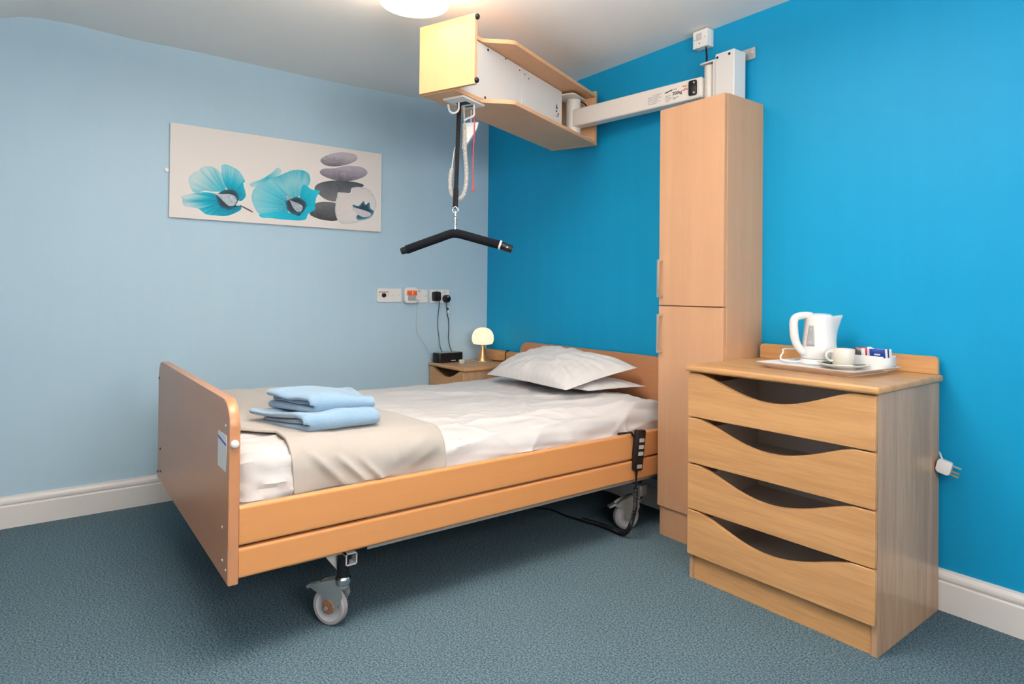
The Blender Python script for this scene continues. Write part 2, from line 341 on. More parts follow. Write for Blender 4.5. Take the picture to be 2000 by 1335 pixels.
# ceiling: flat, then turning down in a soft curve towards the front of the room
prof = [(0.12, H), (-0.6, H + 0.004), (-1.2, H - 0.006), (-1.9, H - 0.002), (-2.2, H - 0.006), (-2.48, H + 0.002), (-2.56, H), (-2.62, H - 0.004), (-2.685, H - 0.016), (-2.752, H - 0.044), (-2.85, H - 0.09), (-3.05, H - 0.17), (-3.3, H - 0.22), (FY - 0.12, H - 0.24)]
cp = [(y, z) for y, z in prof] + [(FY - 0.12, H + 0.3), (0.12, H + 0.3)]
struct('ceiling', prism(cp, 'x', -0.12, RX + 0.12), 'ceil')
def skirting(axis, a, sgn, u0, u1, name, mat='skirt'):
    h = 0.145
    p = [(0, 0), (0.018, 0), (0.018, 0.099), (0.0165, 0.102), (0.012, 0.104), (0.0125, 0.107), (0.0165, 0.112), (0.0175, 0.119), (0.0165, 0.127), (0.013, 0.134), (0.009, 0.138), (0.008, h), (0, h)]
    b = bmesh.new(); n = len(p)
    def co(q, u): return Vector((a + sgn * q[0], u, q[1])) if axis == 'x' else Vector((u, a + sgn * q[0], q[1]))
    A = [b.verts.new(co(q, u0)) for q in p]; B = [b.verts.new(co(q, u1)) for q in p]
    b.faces.new(A); b.faces.new(B[::-1])
    for i in range(n): b.faces.new((A[i], B[i], B[(i + 1) % n], A[(i + 1) % n]))
    return struct(name, b, mat)
skirting('x', 0, 1, FY, 0, 'baseboard_left'); skirting('y', 0, -1, 0.018, RX, 'baseboard_back')
skirting('x', RX, -1, FY, 0, 'baseboard_right'); skirting('y', FY, 1, 0, RX, 'baseboard_front')
def window(name, axis, a, u0, u1, z0, z1):
    t = 0.06
    def bx(s0, s1, t0, t1, d0, d1, b):
        if axis == 'x': box(a + d0, a + d1, s0, s1, t0, t1, bm=b)
        else: box(s0, s1, a + d0, a + d1, t0, t1, bm=b)
    b = bmesh.new(); m = (u0 + u1) / 2; d = (0.02, 0.07)
    bx(u0, u1, z0, z0 + t, *d, b); bx(u0, u1, z1 - t, z1, *d, b); bx(u0, u0 + t, z0 + t, z1 - t, *d, b); bx(u1 - t, u1, z0 + t, z1 - t, *d, b); bx(m - t / 2, m + t / 2, z0 + t, z1 - t, *d, b)
    f = struct(name, b, 'pvcw')
    for s0, s1 in ((u0 + t, m - t / 2), (m + t / 2, u1 - t)):
        g = bmesh.new(); bx(s0, s1, z0 + t, z1 - t, 0.04, 0.046, g); part('pane', g, 'glass', f)
    g = bmesh.new(); s = -1 if axis == 'x' else 1
    if axis == 'x': box(a - 0.04, a + 0.02, u0 - 0.03, u1 + 0.03, z0 - 0.025, z0, bm=g)
    else: box(u0 - 0.03, u1 + 0.03, a + 0.05, a + 0.16, z0 - 0.025, z0, bm=g)
    part('sill', g, 'pvcw', f)
window('added_window_1', 'x', RX, -2.7, -1.0, 1.25, 2.2); window('added_window_2', 'y', FY - 0.12, 1.7, 3.5, 0.9, 2.0)  # windows added out of view to give the fill lights an opening

# ------------------------------------------------------------------ profiling bed
BX0, BX1, BY0, BY1 = 0.4626, 1.7885, -2.1469, -0.055
bed = thing('profiling_bed', 'beech adjustable care bed on casters with high footboard and slatted side rails', 'bed', ((BX0 + BX1) / 2, -1.1, 0))
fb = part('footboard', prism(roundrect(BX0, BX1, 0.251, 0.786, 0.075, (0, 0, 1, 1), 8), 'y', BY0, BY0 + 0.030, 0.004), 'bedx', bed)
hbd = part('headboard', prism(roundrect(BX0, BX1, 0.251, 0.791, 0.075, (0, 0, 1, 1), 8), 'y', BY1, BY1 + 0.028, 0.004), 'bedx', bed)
for x, z in ((0.4545 + 0.03, 0.708), (0.545, 0.398), (0.485, 0.283), (0.555, 0.300), (1.745, 0.709), (1.716, 0.401), (1.722, 0.3035), (1.765, 0.2894)):
    part('screw', cyl((x, BY0 + 0.001, z), (x, BY0 - 0.003, z), 0.006, 0.0045, 12), 'steel' if x > 1.5 else 'black', fb)
lc = part('label_card', box(1.652, 1.757, BY0 - 0.0015, BY0, 0.575, 0.682), 'paper', fb, label='white card with a blue line')
T = frame_mat((0, 0, 0), (1, 0, 0), (0, 1, 0))
part('blue_line', prism([(1.655, 0.662), (1.754, 0.652), (1.754, 0.658), (1.655, 0.668)], 'y', BY0 - 0.0022, BY0 - 0.0014), 'inkb', lc)
part('buffer', lathe([(0, 0.013), (0.006, 0.0125), (0.0105, 0.009), (0.0125, 0.003), (0.0125, -0.002), (0, -0.002)], (BX1, BY0 + 0.0145, 0.662), 20, (1, 0, 0)), 'kettle', fb, label='white round buffer knob')
part('screw', cyl((BX1 - 0.002, BY0 + 0.006, 0.345), (BX1 + 0.001, BY0 + 0.006, 0.345), 0.004, 0.004, 10), 'zinc', fb)
RY0, RY1 = BY0 + 0.0302, BY1 - 0.0002
def rail(x0, x1, z0, z1): return prism(roundrect(x0, x1, z0, z1, 0.009, (1, 1, 1, 1), 4), 'y', RY0, RY1)
part('upper_rail', rail(BX1 - 0.027, BX1, 0.3605, 0.476), 'bedy', bed); part('lower_rail', rail(BX1 - 0.027, BX1, 0.264, 0.3535), 'bedy', bed)
part('upper_rail', rail(BX0, BX0 + 0.027, 0.3605, 0.476), 'bedy', bed); part('lower_rail', rail(BX0, BX0 + 0.027, 0.264, 0.3535), 'bedy', bed)
part('rail_channel', box(BX1 - 0.034, BX1 - 0.0272, -1.70, RY1 - 0.02, 0.245, 0.45), 'frame', bed)
cf = bmesh.new()
for x in (0.56, 1.695): box(x - 0.02, x + 0.02, -1.95, -0.22, 0.232, 0.272, 0.004, bm=cf)
for y in (-1.80, -1.1, -0.36): box(0.58, 1.675, y - 0.02, y + 0.02, 0.232, 0.272, 0.004, bm=cf)
part('chassis', cf, 'frame', bed)
part('rear_crossbeam', box(0.60, 1.755, -0.335, -0.285, 0.165, 0.215, 0.004), 'zinc', bed)
part('lift_motor', box(0.9, 1.2, -1.2, -0.75, 0.09, 0.23, 0.02), 'black', bed)
mpl = bmesh.new(); box(0.52, 1.73, RY0 + 0.04, RY1 - 0.04, 0.36, 0.395, 0.01, bm=mpl); part('mattress_platform', mpl, 'frame', bed)
for x in (0.6, 1.65):
    for y in (-1.8, -0.36): part('platform_strut', box(x - 0.015, x + 0.015, y - 0.02, y + 0.02, 0.272, 0.362), 'frame', bed)
def caster(cx, cy, ax, swing, stem, plate='zinc'):
    """wheel at (cx,cy), axle direction ax (degrees), stem centre stem"""
    R = 0.062; a = math.radians(ax); d = Vector((math.cos(a), math.sin(a), 0)); f = Vector((-d.y, d.x, 0)) * swing; c = Vector((cx, cy, R)); z = Vector((0, 0, 1))
    top = Vector((stem[0], stem[1], 0.165))
    rt = part('caster', tube([c + z * 0.062 + f * 0.055 + d * 0.0, Vector((stem[0], stem[1], 0.13)), top], [0.014, 0.02, 0.02], 12), 'zinc', bed)
    W = 0.015
    part('tyre', lathe([(R - 0.014, -W), (R - 0.004, -W), (R, -W + 0.005), (R, W - 0.005), (R - 0.004, W), (R - 0.014, W)], c, 40, tuple(d)), 'tyre', rt)
    part('hub', lathe([(0, -W - 0.001), (0.012, -W - 0.001), (0.015, -W + 0.004), (R - 0.02, -W + 0.005), (R - 0.012, -W), (R - 0.012, W), (R - 0.02, W - 0.005), (0.015, W - 0.004), (0.012, W + 0.001), (0, W + 0.001)], c, 40, tuple(d)), 'hub', rt)
    # fork cheeks: swept cover from the stem collar down to the axle and forward over the wheel
    for s in (-1, 1):
        P = [(0.055, 0.082), (0.062, 0.045), (0.045, 0.010), (0.012, -0.020), (-0.008, -0.018), (-0.016, 0.0), (-0.014, 0.040), (-0.050, 0.048), (-0.066, 0.056), (-0.040, 0.074), (-0.004, 0.088), (0.028, 0.094)]
        b = bmesh.new(); A = []; B = []
        for (u, v) in P:
            q = c + f * u + z * v; A.append(b.verts.new(q + d * s * (W + 0.004))); B.append(b.verts.new(q + d * s * (W + 0.007)))
        b.faces.new(A); b.faces.new(B[::-1]); n = len(P)
        for i in range(n): b.faces.new((A[i], B[i], B[(i + 1) % n], A[(i + 1) % n]))
        part('fork_cheek', b, 'zinc', rt)
        part('axle_plate', cyl(c + f * 0.006 + z * 0.004 + d * s * (W + 0.006), c + f * 0.006 + z * 0.004 + d * s * (W + 0.010), 0.025, 0.023, 9), plate, rt)
        part('axle_nut', cyl(c + d * s * (W + 0.009), c + d * s * (W + 0.015), 0.008, 0.007, 6), 'zinc', rt)
    b = grid(8, 2, lambda i, j: c + f * (-0.062 + 0.115 * i) + z * (0.056 + 0.04 * math.sin(i * 1.75)) + d * (j - 0.5) * 2 * (W + 0.006)); o = part('fork_cover', b, 'zinc', rt); add_mod_solid(o, 0.003)
    part('collar', lathe([(0, -0.014), (0.024, -0.014), (0.027, -0.008), (0.027, 0.006), (0.022, 0.012), (0, 0.012)], (stem[0], stem[1], 0.156), 24), 'chrome', rt)
    part('brake_pedal', prism(roundrect(-0.02, 0.02, -0.005, 0.006, 0.004), 'y', -0.012, 0.012, T=frame_mat(c - f * 0.072 + z * 0.056, f * 0.94 + z * 0.34, d)), 'zinc', rt)
    part('stem', cyl((stem[0], stem[1], 0.166), (stem[0], stem[1], 0.235), 0.02), 'black', rt)
caster(1.696, -1.8004, -58, 1, (1.737, -1.7745), 'rust'); caster(1.683, -0.354, -20, 1, (1.705, -0.300))
caster(0.565, -1.80, -30, 1, (0.60, -1.75)); caster(0.565, -0.354, -10, 1, (0.575, -0.30))
g = bmesh.new(); A = [(1.69, -1.845, 0.262), (1.726, -1.765, 0.262), (1.726, -1.765, 0.168), (1.72, -1.775, 0.168)]
v1 = [g.verts.new(p) for p in A]; v2 = [g.verts.new((p[0] + 0.004, p[1] - 0.002, p[2])) for p in A]
g.faces.new(v1); g.faces.new(v2[::-1])
for i in range(4): g.faces.new((v1[i], v2[i], v2[(i + 1) % 4], v1[(i + 1) % 4]))
part('gusset_plate', g, 'lgrey', bed)
g = bmesh.new(); 
for (y0, y1, z0, z1) in ((-1.775, -1.735, 0.205, 0.209), (-1.775, -1.735, 0.242, 0.246), (-1.775, -1.771, 0.205, 0.246), (-1.739, -1.735, 0.205, 0.246)): box(1.722, 1.76, y0, y1, z0, z1, bm=g)
part('square_socket', g, 'lgrey', bed)

# ---- mattress and bedding: one cross-section walked along the bed
ZB = [(-2.12, 0.645), (-1.9, 0.639), (-1.55, 0.606), (-1.2, 0.580), (-0.6, 0.580), (-0.3, 0.592), (-0.08, 0.600)]
XA, XB = 0.505, 1.752
def section(t, y, off, zlow=0.452, r=0.075, near_r=0.085):
    """t in 0..1 from far bottom over the top to near bottom -> point, outward normal"""
    zt = lerp_tab(y, ZB) + off; xa, xb = XA - off, XB + min(off, 0.006)
    h1 = zt - r - zlow; a1 = math.pi * r / 2; w = xb - xa - r - near_r; a2 = math.pi * near_r / 2; h2 = zt - near_r - zlow
    L = h1 + a1 + w + a2 + h2; s = t * L
    if s < h1: return Vector((xa, y, zlow + s)), Vector((-1, 0, 0)), s
    s2 = s - h1
    if s2 < a1:
        a = s2 / r; return Vector((xa + r - r * math.cos(a), y, zt - r + r * math.sin(a))), Vector((-math.cos(a), 0, math.sin(a))), s
    s2 -= a1
    if s2 < w:
        k = s2 / w; return Vector((xa + r + s2, y, zt + 0.006 * math.sin(math.pi * k))), Vector((0, 0, 1)), s
    s2 -= w
    if s2 < a2:
        a = s2 / near_r; return Vector((xb - near_r + near_r * math.sin(a), y, zt - near_r + near_r * math.cos(a))), Vector((math.sin(a), 0, math.cos(a))), s
    s2 -= a2
    return Vector((xb, y, zt - near_r - s2)), Vector((1, 0, 0)), s
def fold(x, y, p, q, width, amp):
    """soft ridge along the segment p-q (bed plan: x across, y along)"""
    px, py = p; qx, qy = q; dx, dy = qx - px, qy - py; L2 = dx * dx + dy * dy; t = max(0, min(1, ((x - px) * dx + (y - py) * dy) / L2)); d = math.hypot(x - px - t * dx, y - py - t * dy)
    return amp * math.exp(-(d / width) ** 2) * math.sin(math.pi * min(1, max(0.08, t)) * 0.9 + 0.15)
def ridge(x, y, z, p=4): return (1 - abs(nz(x, y, z))) ** p
def sheet_w(y, s): return 0.014 * (ridge(y * 3.5 + s * 2, s * 17 + y * 4, 21, 6) - 0.4) + 0.010 * nz(y * 8 + s * 7, s * 20, 3) + 0.006 * nz(y * 22, s * 34, 8)
def mattress():
    b = bmesh.new(); ys = np.linspace(-2.108, -0.088, 150); nt = 110; V = []
    for y in ys:
        e = min(1, min(y + 2.108, -0.088 - y) / 0.05); sh = 0.03 * (1 - math.sqrt(max(0, 1 - (1 - e) ** 2)))
        row = []
        for i in range(nt):
            p, n, s = section(i / (nt - 1), y, -0.020, 0.398); near = max(0, min(1, (p.x - 1.45) * 4)) * min(1, max(0, (-1.84 - y) / 0.06))
            row.append(b.verts.new(p - n * sh + n * (sheet_w(y, s) * near)))
        V.append(row)
    for a, c in zip(V, V[1:]):
        for i in range(nt - 1): b.faces.new((a[i], a[i + 1], c[i + 1], c[i]))
        b.faces.new((a[-1], a[0], c[0], c[-1]))
    b.faces.new(V[0]); b.faces.new(V[-1][::-1]); return b
single('mattress', mattress(), 'sheet', 'mattress in a wrinkled white sheet, bare at the footboard corner', 'mattress', ((XA + XB) / 2, -1.1, 0.398))
FOLDS = [((1.70, -0.16), (1.60, -1.15), 0.026, 0.022), ((1.742, -0.20), (1.715, -0.95), 0.013, 0.018), ((1.66, -0.14), (1.40, -0.80), 0.024, 0.016), ((1.745, -0.45), (1.738, -1.22), 0.012, 0.018), ((1.25, -0.62), (1.62, -0.95), 0.026, 0.012), ((1.55, -0.25), (1.25, -0.60), 0.02, 0.012), ((1.62, -0.55), (1.45, -1.2), 0.022, 0.011), ((1.1, -0.7), (0.75, -1.1), 0.03, 0.009),
         ((1.72, -0.12), (1.70, -0.42), 0.014, 0.016), ((0.9, -0.75), (1.35, -0.62), 0.03, 0.007), ((1.0, -1.25), (1.55, -1.30), 0.05, 0.008), ((0.6, -1.15), (1.0, -0.95), 0.05, 0.009)]
def duvet():
    ys = np.linspace(-1.62, -0.20, 120); nt = 150
    def fn(u, v):
        y = -1.62 + 1.42 * u; y2 = y
        p, n, s = section(v, y, -0.006, 0.462, 0.075, 0.085)
        k = max(0, min(1, (p.x - 1.2) / 0.5))
        # the head edge is a loose turned-over hem that wanders
        y2 = y + (0.055 * k + 0.02 * nz(p.x * 3, 1.7)) * max(0, (u - 0.8) * 5)
        w = 0.009 * nz(p.x * 3.0, y * 2.2, 1) + 0.006 * nz(p.x * 7.5 + y * 2, y * 5 - p.x * 3, 2) + 0.004 * nz(p.x * 14 + y * 8, y * 9, 5)
        for f in FOLDS: w += fold(p.x, y, *f)
        if p.x > 1.72 and n.x > 0.6: w += 0.010 * nz(y * 5 + p.z * 14, p.z * 30, 4)
        edge = max(0, 1 - (1 - u) * 30); w -= 0.012 * edge
        wx_ = 0.10 * nz(s * 2, y * 2, 31); cr = 0.0075 * (ridge(s * 5.5 + y * 1.6 + wx_ * 6, y * 1.3 - s * 0.6, 33, 6) - 0.35) + 0.005 * (ridge(s * 9 - y * 3.5 + wx_ * 8, y * 2.6, 37, 7) - 0.3)
        w += cr * (0.45 + 0.9 * max(0, min(1, (p.x - 1.1) / 0.5)))
        kk = min(1, max(0, (y + 1.46) / 0.12)); w = w * kk - 0.008 * (1 - kk)
        q = p + n * (w + 0.006); q.y = y2; q.x = min(q.x, 1.7605) if q.z < 0.478 else min(q.x, 1.775)
        return q
    return grid(230, 260, fn)
dv = single('duvet', duvet(), 'duvet', 'white striped duvet with soft creases spread across the bed', 'duvet', ((XA + XB) / 2, -0.9, 0.45)); add_mod_solid(dv, 0.014)
def blanket():
    def fn(u, v):
        p0, n0, s = section(v, -1.75, 0.016, 0.468, 0.08, 0.09)
        foot = -2.103
        if p0.x > 1.42: foot = -2.103 + 0.155 * min(1, (p0.x - 1.42) / 0.16) ** 1.4
        if n0.x > 0.5: foot += 0.02 * (1 - p0.z / 0.62)
        head = -1.40 - 0.075 * math.sin(max(0, min(1, (p0.x - 0.6) / 1.1)) * math.pi) + 0.01 * nz(p0.x * 4, 3.3)
        y = foot + (head - foot) * u
        ob = -0.009 + 0.025 * min(1, max(0, (y + 1.78) / 0.20)); p, n, s = section(v, y, ob, 0.468, 0.08, 0.09)
        w = 0.010 * nz(p.x * 2.4, y * 2.6, 11) + 0.004 * nz(p.x * 6, y * 6, 12)
        if p.x < 0.95: w += 0.022 * math.exp(-((y + 1.75) / 0.22) ** 2) * (0.95 - p.x) * 2
        if p.x > 1.60:
            k = min(1, (p.x - 1.60) / 0.12)
            w += k * (0.012 * nz(y * 8 - p.z * 5, p.z * 3, 14) + fold(p.z, y, (0.60, -1.90), (0.46, -1.76), 0.014, 0.014) + fold(p.z, y, (0.57, -1.80), (0.46, -1.69), 0.011, 0.014) + fold(p.z, y, (0.55, -1.72), (0.46, -1.64), 0.010, 0.014) + fold(p.z, y, (0.53, -1.60), (0.60, -1.42), 0.03, 0.014) + fold(p.z, y, (0.50, -1.56), (0.56, -1.42), 0.02, 0.010))
        q = p + n * (w + 0.004); q.x = min(q.x, 1.7606) if q.z < 0.478 else min(q.x, 1.780); return q
    return grid(170, 240, fn)
bl = single('throw_blanket', blanket(), 'blanket', 'beige fleece throw folded across the foot of the bed', 'blanket', (1.13, -1.75, 0.46)); add_mod_solid(bl, 0.008)

# ---- pillows
def pillow(c00, c10, c11, c01, thick, seed, sag=0.0, amp=1.0, bot=0.38):
    """corners front-left, front-right, back-right, back-left"""
    C = [Vector(c) for c in (c00, c10, c11, c01)]; ex = (C[1] - C[0]); ey = (C[3] - C[0]); up = ex.cross(ey).normalized(); up = up if up.z > 0 else -up
    b = bmesh.new(); n = 44
    for side in (1, -1):
        def fn(i, j):
            u, v = i * 2 - 1, j * 2 - 1
            pu = u * (1 - 0.055 * (1 - v * v)) ; pv = v * (1 - 0.065 * (1 - u * u)); a, c = (pu + 1) / 2, (pv + 1) / 2
            p = C[0] * (1 - a) * (1 - c) + C[1] * a * (1 - c) + C[2] * a * c + C[3] * (1 - a) * c
            h = max(0, (1 - u ** 4) * (1 - v ** 4)) ** 0.55 * (0.75 + 0.25 * (1 - u * u) * (1 - v * v))
            r = math.hypot(u, v); ang = math.atan2(v, u)
            wr = amp * (0.16 * nz(ang * 5 + seed, r * 1.4, seed) * r * r + 0.05 * nz(u * 5, v * 5, seed + 3) + 0.035 * nz(ang * 12, r * 2, seed + 5) * r)
            return p + up * side * thick * ((1 - bot) if side > 0 else bot) * h * (1 + wr * 2.0) - Vector((0, 0, sag * (1 - u * u) * (1 - v * v)))
        grid(n, n, fn, b)
    bmesh.ops.remove_doubles(b, verts=b.verts[:], dist=0.0004); return b
single('pillow', pillow((0.77, -0.46, 0.640), (1.50, -0.43, 0.634), (1.592, -0.112, 0.642), (0.80, -0.112, 0.648), 0.055, 2), 'pillow', 'lower white pillow, only its right corner showing under the other', 'pillow', (1.16, -0.28, 0.60), 'bed pillows')
single('pillow', pillow((0.755, -0.52, 0.640), (1.455, -0.535, 0.640), (1.556, -0.135, 0.735), (0.775, -0.130, 0.768), 0.125, 6, bot=0.22), 'pillow', 'plump upper white pillow leaning on the beech headboard', 'pillow', (1.12, -0.33, 0.66), 'bed pillows')

# ---- towels
def towel(org, wx, ly, layers, th, seed, skew=0.0):
    """nested soft folds: each ply is a ribbon with rounded edges; x = towards the near side, y = along the fold"""
    b = bmesh.new(); ht = 3 * th; NB = 40; N = 22; zc = ht / 2
    for k in range(2):
        C = []
        if k == 0:      # outer ply folded round the near side
            r = th; xe = wx - th * 0.5; b0 = -wx + (0.0, 0.020)[seed % 2]; b1 = -wx + (0.030, 0.0)[seed % 2]
            for i in range(N): C.append((b0 + (xe - r - b0) * i / N, 0.5 * th, 0, -1))
            for i in range(13): a = -math.pi / 2 + math.pi * i / 12; C.append((xe - r + r * math.cos(a), zc + r * math.sin(a), math.cos(a), math.sin(a)))
            for i in range(N): C.append((xe - r + (b1 - xe + r) * (i + 1) / N, 2.5 * th, 0, 1))
        else:           # inner ply tucked between
            b0 = -wx + (0.012, 0.045)[seed % 2]
            for i in range(N + 1): C.append((b0 + (wx - 1.15 * th - b0) * i / N, zc, 0, 0.8))
        L = [0]
        for p, q in zip(C, C[1:]): L.append(L[-1] + math.hypot(q[0] - p[0], q[1] - p[1]))
        rows = []
        for j in range(NB):
            t = 0.5 - 0.5 * math.cos(math.pi * j / (NB - 1)); row = []
            for sd in (1, -1):
                idx = range(len(C)) if sd == 1 else range(len(C) - 1, -1, -1)
                for i in idx:
                    x, z, nx, nzv = C[i]; Ltot = 2 * ly - skew * (x - wx); e = 0.012
                    d = min(t * Ltot, (1 - t) * Ltot, L[i], L[-1] - L[i]); h = 0.5 * th * 0.97 * (math.sqrt(max(0, 1 - (1 - d / e) ** 2)) if d < e else 1); h = max(h, 0.0006)
                    X = x + nx * sd * h; Z = z + nzv * sd * h; lay = (0 if nzv < 0 else 1.6 if k == 0 else 0.8)
                    ca = min(L[i], L[-1] - L[i], 0.045); ins = 0.045 - math.sqrt(max(0, 0.045 ** 2 - (0.045 - ca) ** 2)); Y = -ly + skew * (x - wx) + ins * 1.3 + (Ltot - 2.0 * ins) * t + (0.016 * nz(x * 7 + lay * 5, lay * 3.1, seed) - 0.012 * abs(lay)) * (1 - t) ** 3 + 0.014 * k * (1 - t) ** 2
                    f = Z / ht; big = 0.026 * nz(X * 5, Y * 5, seed + 2) + 0.011 * nz(X * 13, Y * 13, seed + 4)
                    Z = Z * (1 - 0.06 * (1 - t) ** 1.5 * min(1, (wx - X) / (2 * wx)) - 0.10 * t ** 3) + f * big
                    row.append(b.verts.new(Vector((org[0] + X + 0.008 * nz(Y * 9, Z * 9, seed + 9), org[1] + Y, org[2] + max(0.0, Z)))))
            rows.append(row)
        n = len(rows[0])
        for a_, c_ in zip(rows, rows[1:]):
            for i in range(n): b.faces.new((a_[i], a_[(i + 1) % n], c_[(i + 1) % n], c_[i]))
        b.faces.new(rows[0]); b.faces.new(rows[-1][::-1])
    return b
single('folded_towel', towel((1.500, -1.730, 0.634), 0.150, 0.128, 3, 0.0190, 1, 0.42), 'towel', 'pale blue folded towel lying on the beige throw, under another towel', 'towel', (1.500, -1.730, 0.634), 'folded towels on the bed', 60)
single('folded_towel', towel((1.475, -1.714, 0.686), 0.134, 0.110, 3, 0.0195, 4, 0.40), 'towel', 'pale blue folded towel on top of the stack at the foot of the bed', 'towel', (1.415, -1.700, 0.706), 'folded towels on the bed', 60)

# ---- bed hand control hung on the rail
rm = thing('bed_hand_control', 'black bed remote with pale buttons hooked over the side rail', 'remote control', (1.805, -0.40, 0.31))
dz = Vector((0.02, 0.25 * 0.36, 1)).normalized(); TR = frame_mat((1.804, -0.408, 0.405), (0, 1, -0.09), (0.02, 0.09, 1), None); TR = frame_mat((1.804, -0.405, 0.403), Vector((0, 1, -0.09)), Vector((0.02, 0.09, 1)), (1, 0, -0.02))
rp = [(-0.024, -0.085), (-0.018, -0.092), (0.018, -0.092), (0.026, -0.085), (0.030, 0.085), (0.024, 0.093), (-0.026, 0.093), (-0.030, 0.085), (-0.028, -0.02)]
rb = part('housing', prism(rp, 'z', -0.011, 0.012, 0.004, T=TR), 'black', rm)
for z in (0.047, 0.017, -0.013): part('button', prism(roundrect(-0.013, 0.019, z - 0.0085, z + 0.0085, 0.003), 'z', 0.011, 0.0135, T=TR), 'lgrey', rm)
bt = part('maker_plate', prism(roundrect(-0.014, 0.017, -0.079, -0.062, 0.003), 'z', 0.011, 0.0132, T=TR), 'inkg', rm)
part('hook', tube(spline([(1.80, -0.435, 0.47), (1.80, -0.452, 0.488), (1.785, -0.47, 0.486), (1.765, -0.50, 0.482)], 8), 0.005, 8), 'black', rm)
part('strain_relief', tube([(1.803, -0.413, 0.315), (1.802, -0.415, 0.285), (1.80, -0.417, 0.235)], [0.006, 0.004, 0.0035], 8), 'black', rm)
path = spline([(1.80, -0.417, 0.235), (1.80, -0.418, 0.20), (1.802, -0.424, 0.14), (1.798, -0.445, 0.075), (1.765, -0.445, 0.026), (1.715, -0.44, 0.0135), (1.66, -0.438, 0.0135), (1.58, -0.445, 0.0135), (1.50, -0.465, 0.0135)], 10)
part('coiled_cable', helix(path, 0.0085, 0.0028, 0.0075), 'black', rm)
part('cable', tube(spline([(1.50, -0.465, 0.008), (1.40, -0.48, 0.006), (1.28, -0.49, 0.006), (1.15, -0.6, 0.006)], 8), 0.004, 6), 'black', rm)

# ------------------------------------------------------------------ tall cabinet
cab = thing('tall_cabinet', 'tall narrow beech cabinet with two doors between bed and chest', 'cabinet', (1.99, -0.14, 0))
CX0, CX1, CY, CZ = 1.8137, 2.164, -0.285, 1.970
sp = [(CY + 0.0185, 0), (-0.0205, 0), (-0.0205, 0.147), (-0.0005, 0.147), (-0.0005, CZ), (CY + 0.0185, CZ)]
part('side_panel', prism(sp, 'x', CX1 - 0.018, CX1, 0.001), 'cab', cab); part('side_panel', prism(sp, 'x', CX0, CX0 + 0.018, 0.001), 'cab', cab)
part('plinth', box(CX0 + 0.0185, CX1 - 0.0185, CY + 0.012, CY + 0.028, 0.0, 0.136, 0.001), 'cab', cab)
part('shelf', box(CX0 + 0.0185, CX1 - 0.0185, CY + 0.020, -0.13, 1.050, 1.068), 'cab', cab)
for z0, z1, h0, h1 in ((0.137, 1.0575, 0.8435, 1.0206), (1.0620, 1.9695, 1.098, 1.2714)):
    d = part('door', box(CX0, CX1 - 0.004, CY, CY + 0.018, z0, z1, 0.0015), 'cab', cab)
    b = bmesh.new(); hx = 1.8325
    box(hx - 0.005, hx + 0.005, CY - 0.034, CY - 0.025, h0, h1, 0.002, bm=b)
    for z in (h0 + 0.006, h1 - 0.006): box(hx - 0.005, hx + 0.005, CY - 0.026, CY - 0.0003, z - 0.005, z + 0.005, bm=b)
    part('handle', b, 'steel', d, label='brushed steel bar handle')

# ------------------------------------------------------------------ chest of drawers
KX0, KX1, KY, KZ = 2.1749, 2.869, -0.519, 0.812
TH = math.radians(0.8); TK = Matrix.Translation((2.868, -0.022, 0)) @ Matrix.Rotation(TH, 4, 'Z') @ Matrix.Translation((-2.868, 0.022, 0))
ch = thing('chest_of_drawers', 'oak laminate chest of four drawers with scooped finger openings', 'chest of drawers', (2.52, -0.27, 0))
part('top', box(KX0 - 0.007, KX1 + 0.014, KY - 0.034, -0.022, KZ + 0.0005, KZ + 0.0255, 0.009, 4, T=TK), 'oakx', ch)
part('upstand', prism(roundrect(KX0 + 0.012, KX1 + 0.002, KZ + 0.026, KZ + 0.089, 0.016, (0, 0, 1, 1)), 'y', -0.044, -0.025, 0.002, T=TK), 'oakx', ch)
for x0 in (KX0, KX1 - 0.018): part('side_panel', box(x0, x0 + 0.018, KY, -0.022, 0, KZ, 0.001, T=TK), 'oakz', ch)
part('back_panel', box(KX0 + 0.0185, KX1 - 0.0185, -0.034, -0.028, 0.06, KZ - 0.001, T=TK), 'drawer_in', ch)
part('plinth', box(KX0 + 0.0185, KX1 - 0.0185, KY + 0.006, KY + 0.022, 0.0, 0.094, 0.001, T=TK), 'oakx', ch)
def scoop_front(x0, x1, z0, z1, f0, f1, depth, r=0.006, n=36, pw=1.25):
    P = roundrect(x0, x1, z0, z1, r, (1, 1, 0, 0), 3); w = x1 - x0
    up = [(x1, z1 - r), (x1 - r * 0.3, z1 - r * 0.3), (x1 - r, z1)]
    a, b = x0 + w * f0, x0 + w * f1
    for i in range(n + 1):
        t = i / n; x = b + (a - b) * t; k = math.sin(math.pi * t); up.append((x, z1 - depth * k ** pw))
    up += [(x0 + r, z1), (x0 + r * 0.3, z1 - r * 0.3), (x0, z1 - r)]
    return [p for p in P if p[1] < z1 - 1e-6] + up
for z0, z1 in ((0.100, 0.2725), (0.2765, 0.4510), (0.4565, 0.6310), (0.6360, 0.8080)):
    d = part('drawer', prism(scoop_front(KX0 + 0.001, KX1 - 0.001, z0, z1, 0.075, 0.905, 0.074), 'y', KY - 0.0185, KY - 0.0005, 0.0025, T=TK), 'oakx', ch)
    b = bmesh.new(); xi0, xi1 = KX0 + 0.03, KX1 - 0.03
    box(xi0, xi1, KY + 0.001, -0.09, z0 + 0.018, z0 + 0.024, bm=b, T=TK)
    for x in (xi0, xi1 - 0.012): box(x, x + 0.012, KY + 0.001, -0.09, z0 + 0.024, z1 - 0.045, bm=b, T=TK)
    box(xi0 + 0.012, xi1 - 0.012, -0.102, -0.09, z0 + 0.024, z1 - 0.045, bm=b, T=TK)
    part('drawer_box', b, 'drawer_in', d)

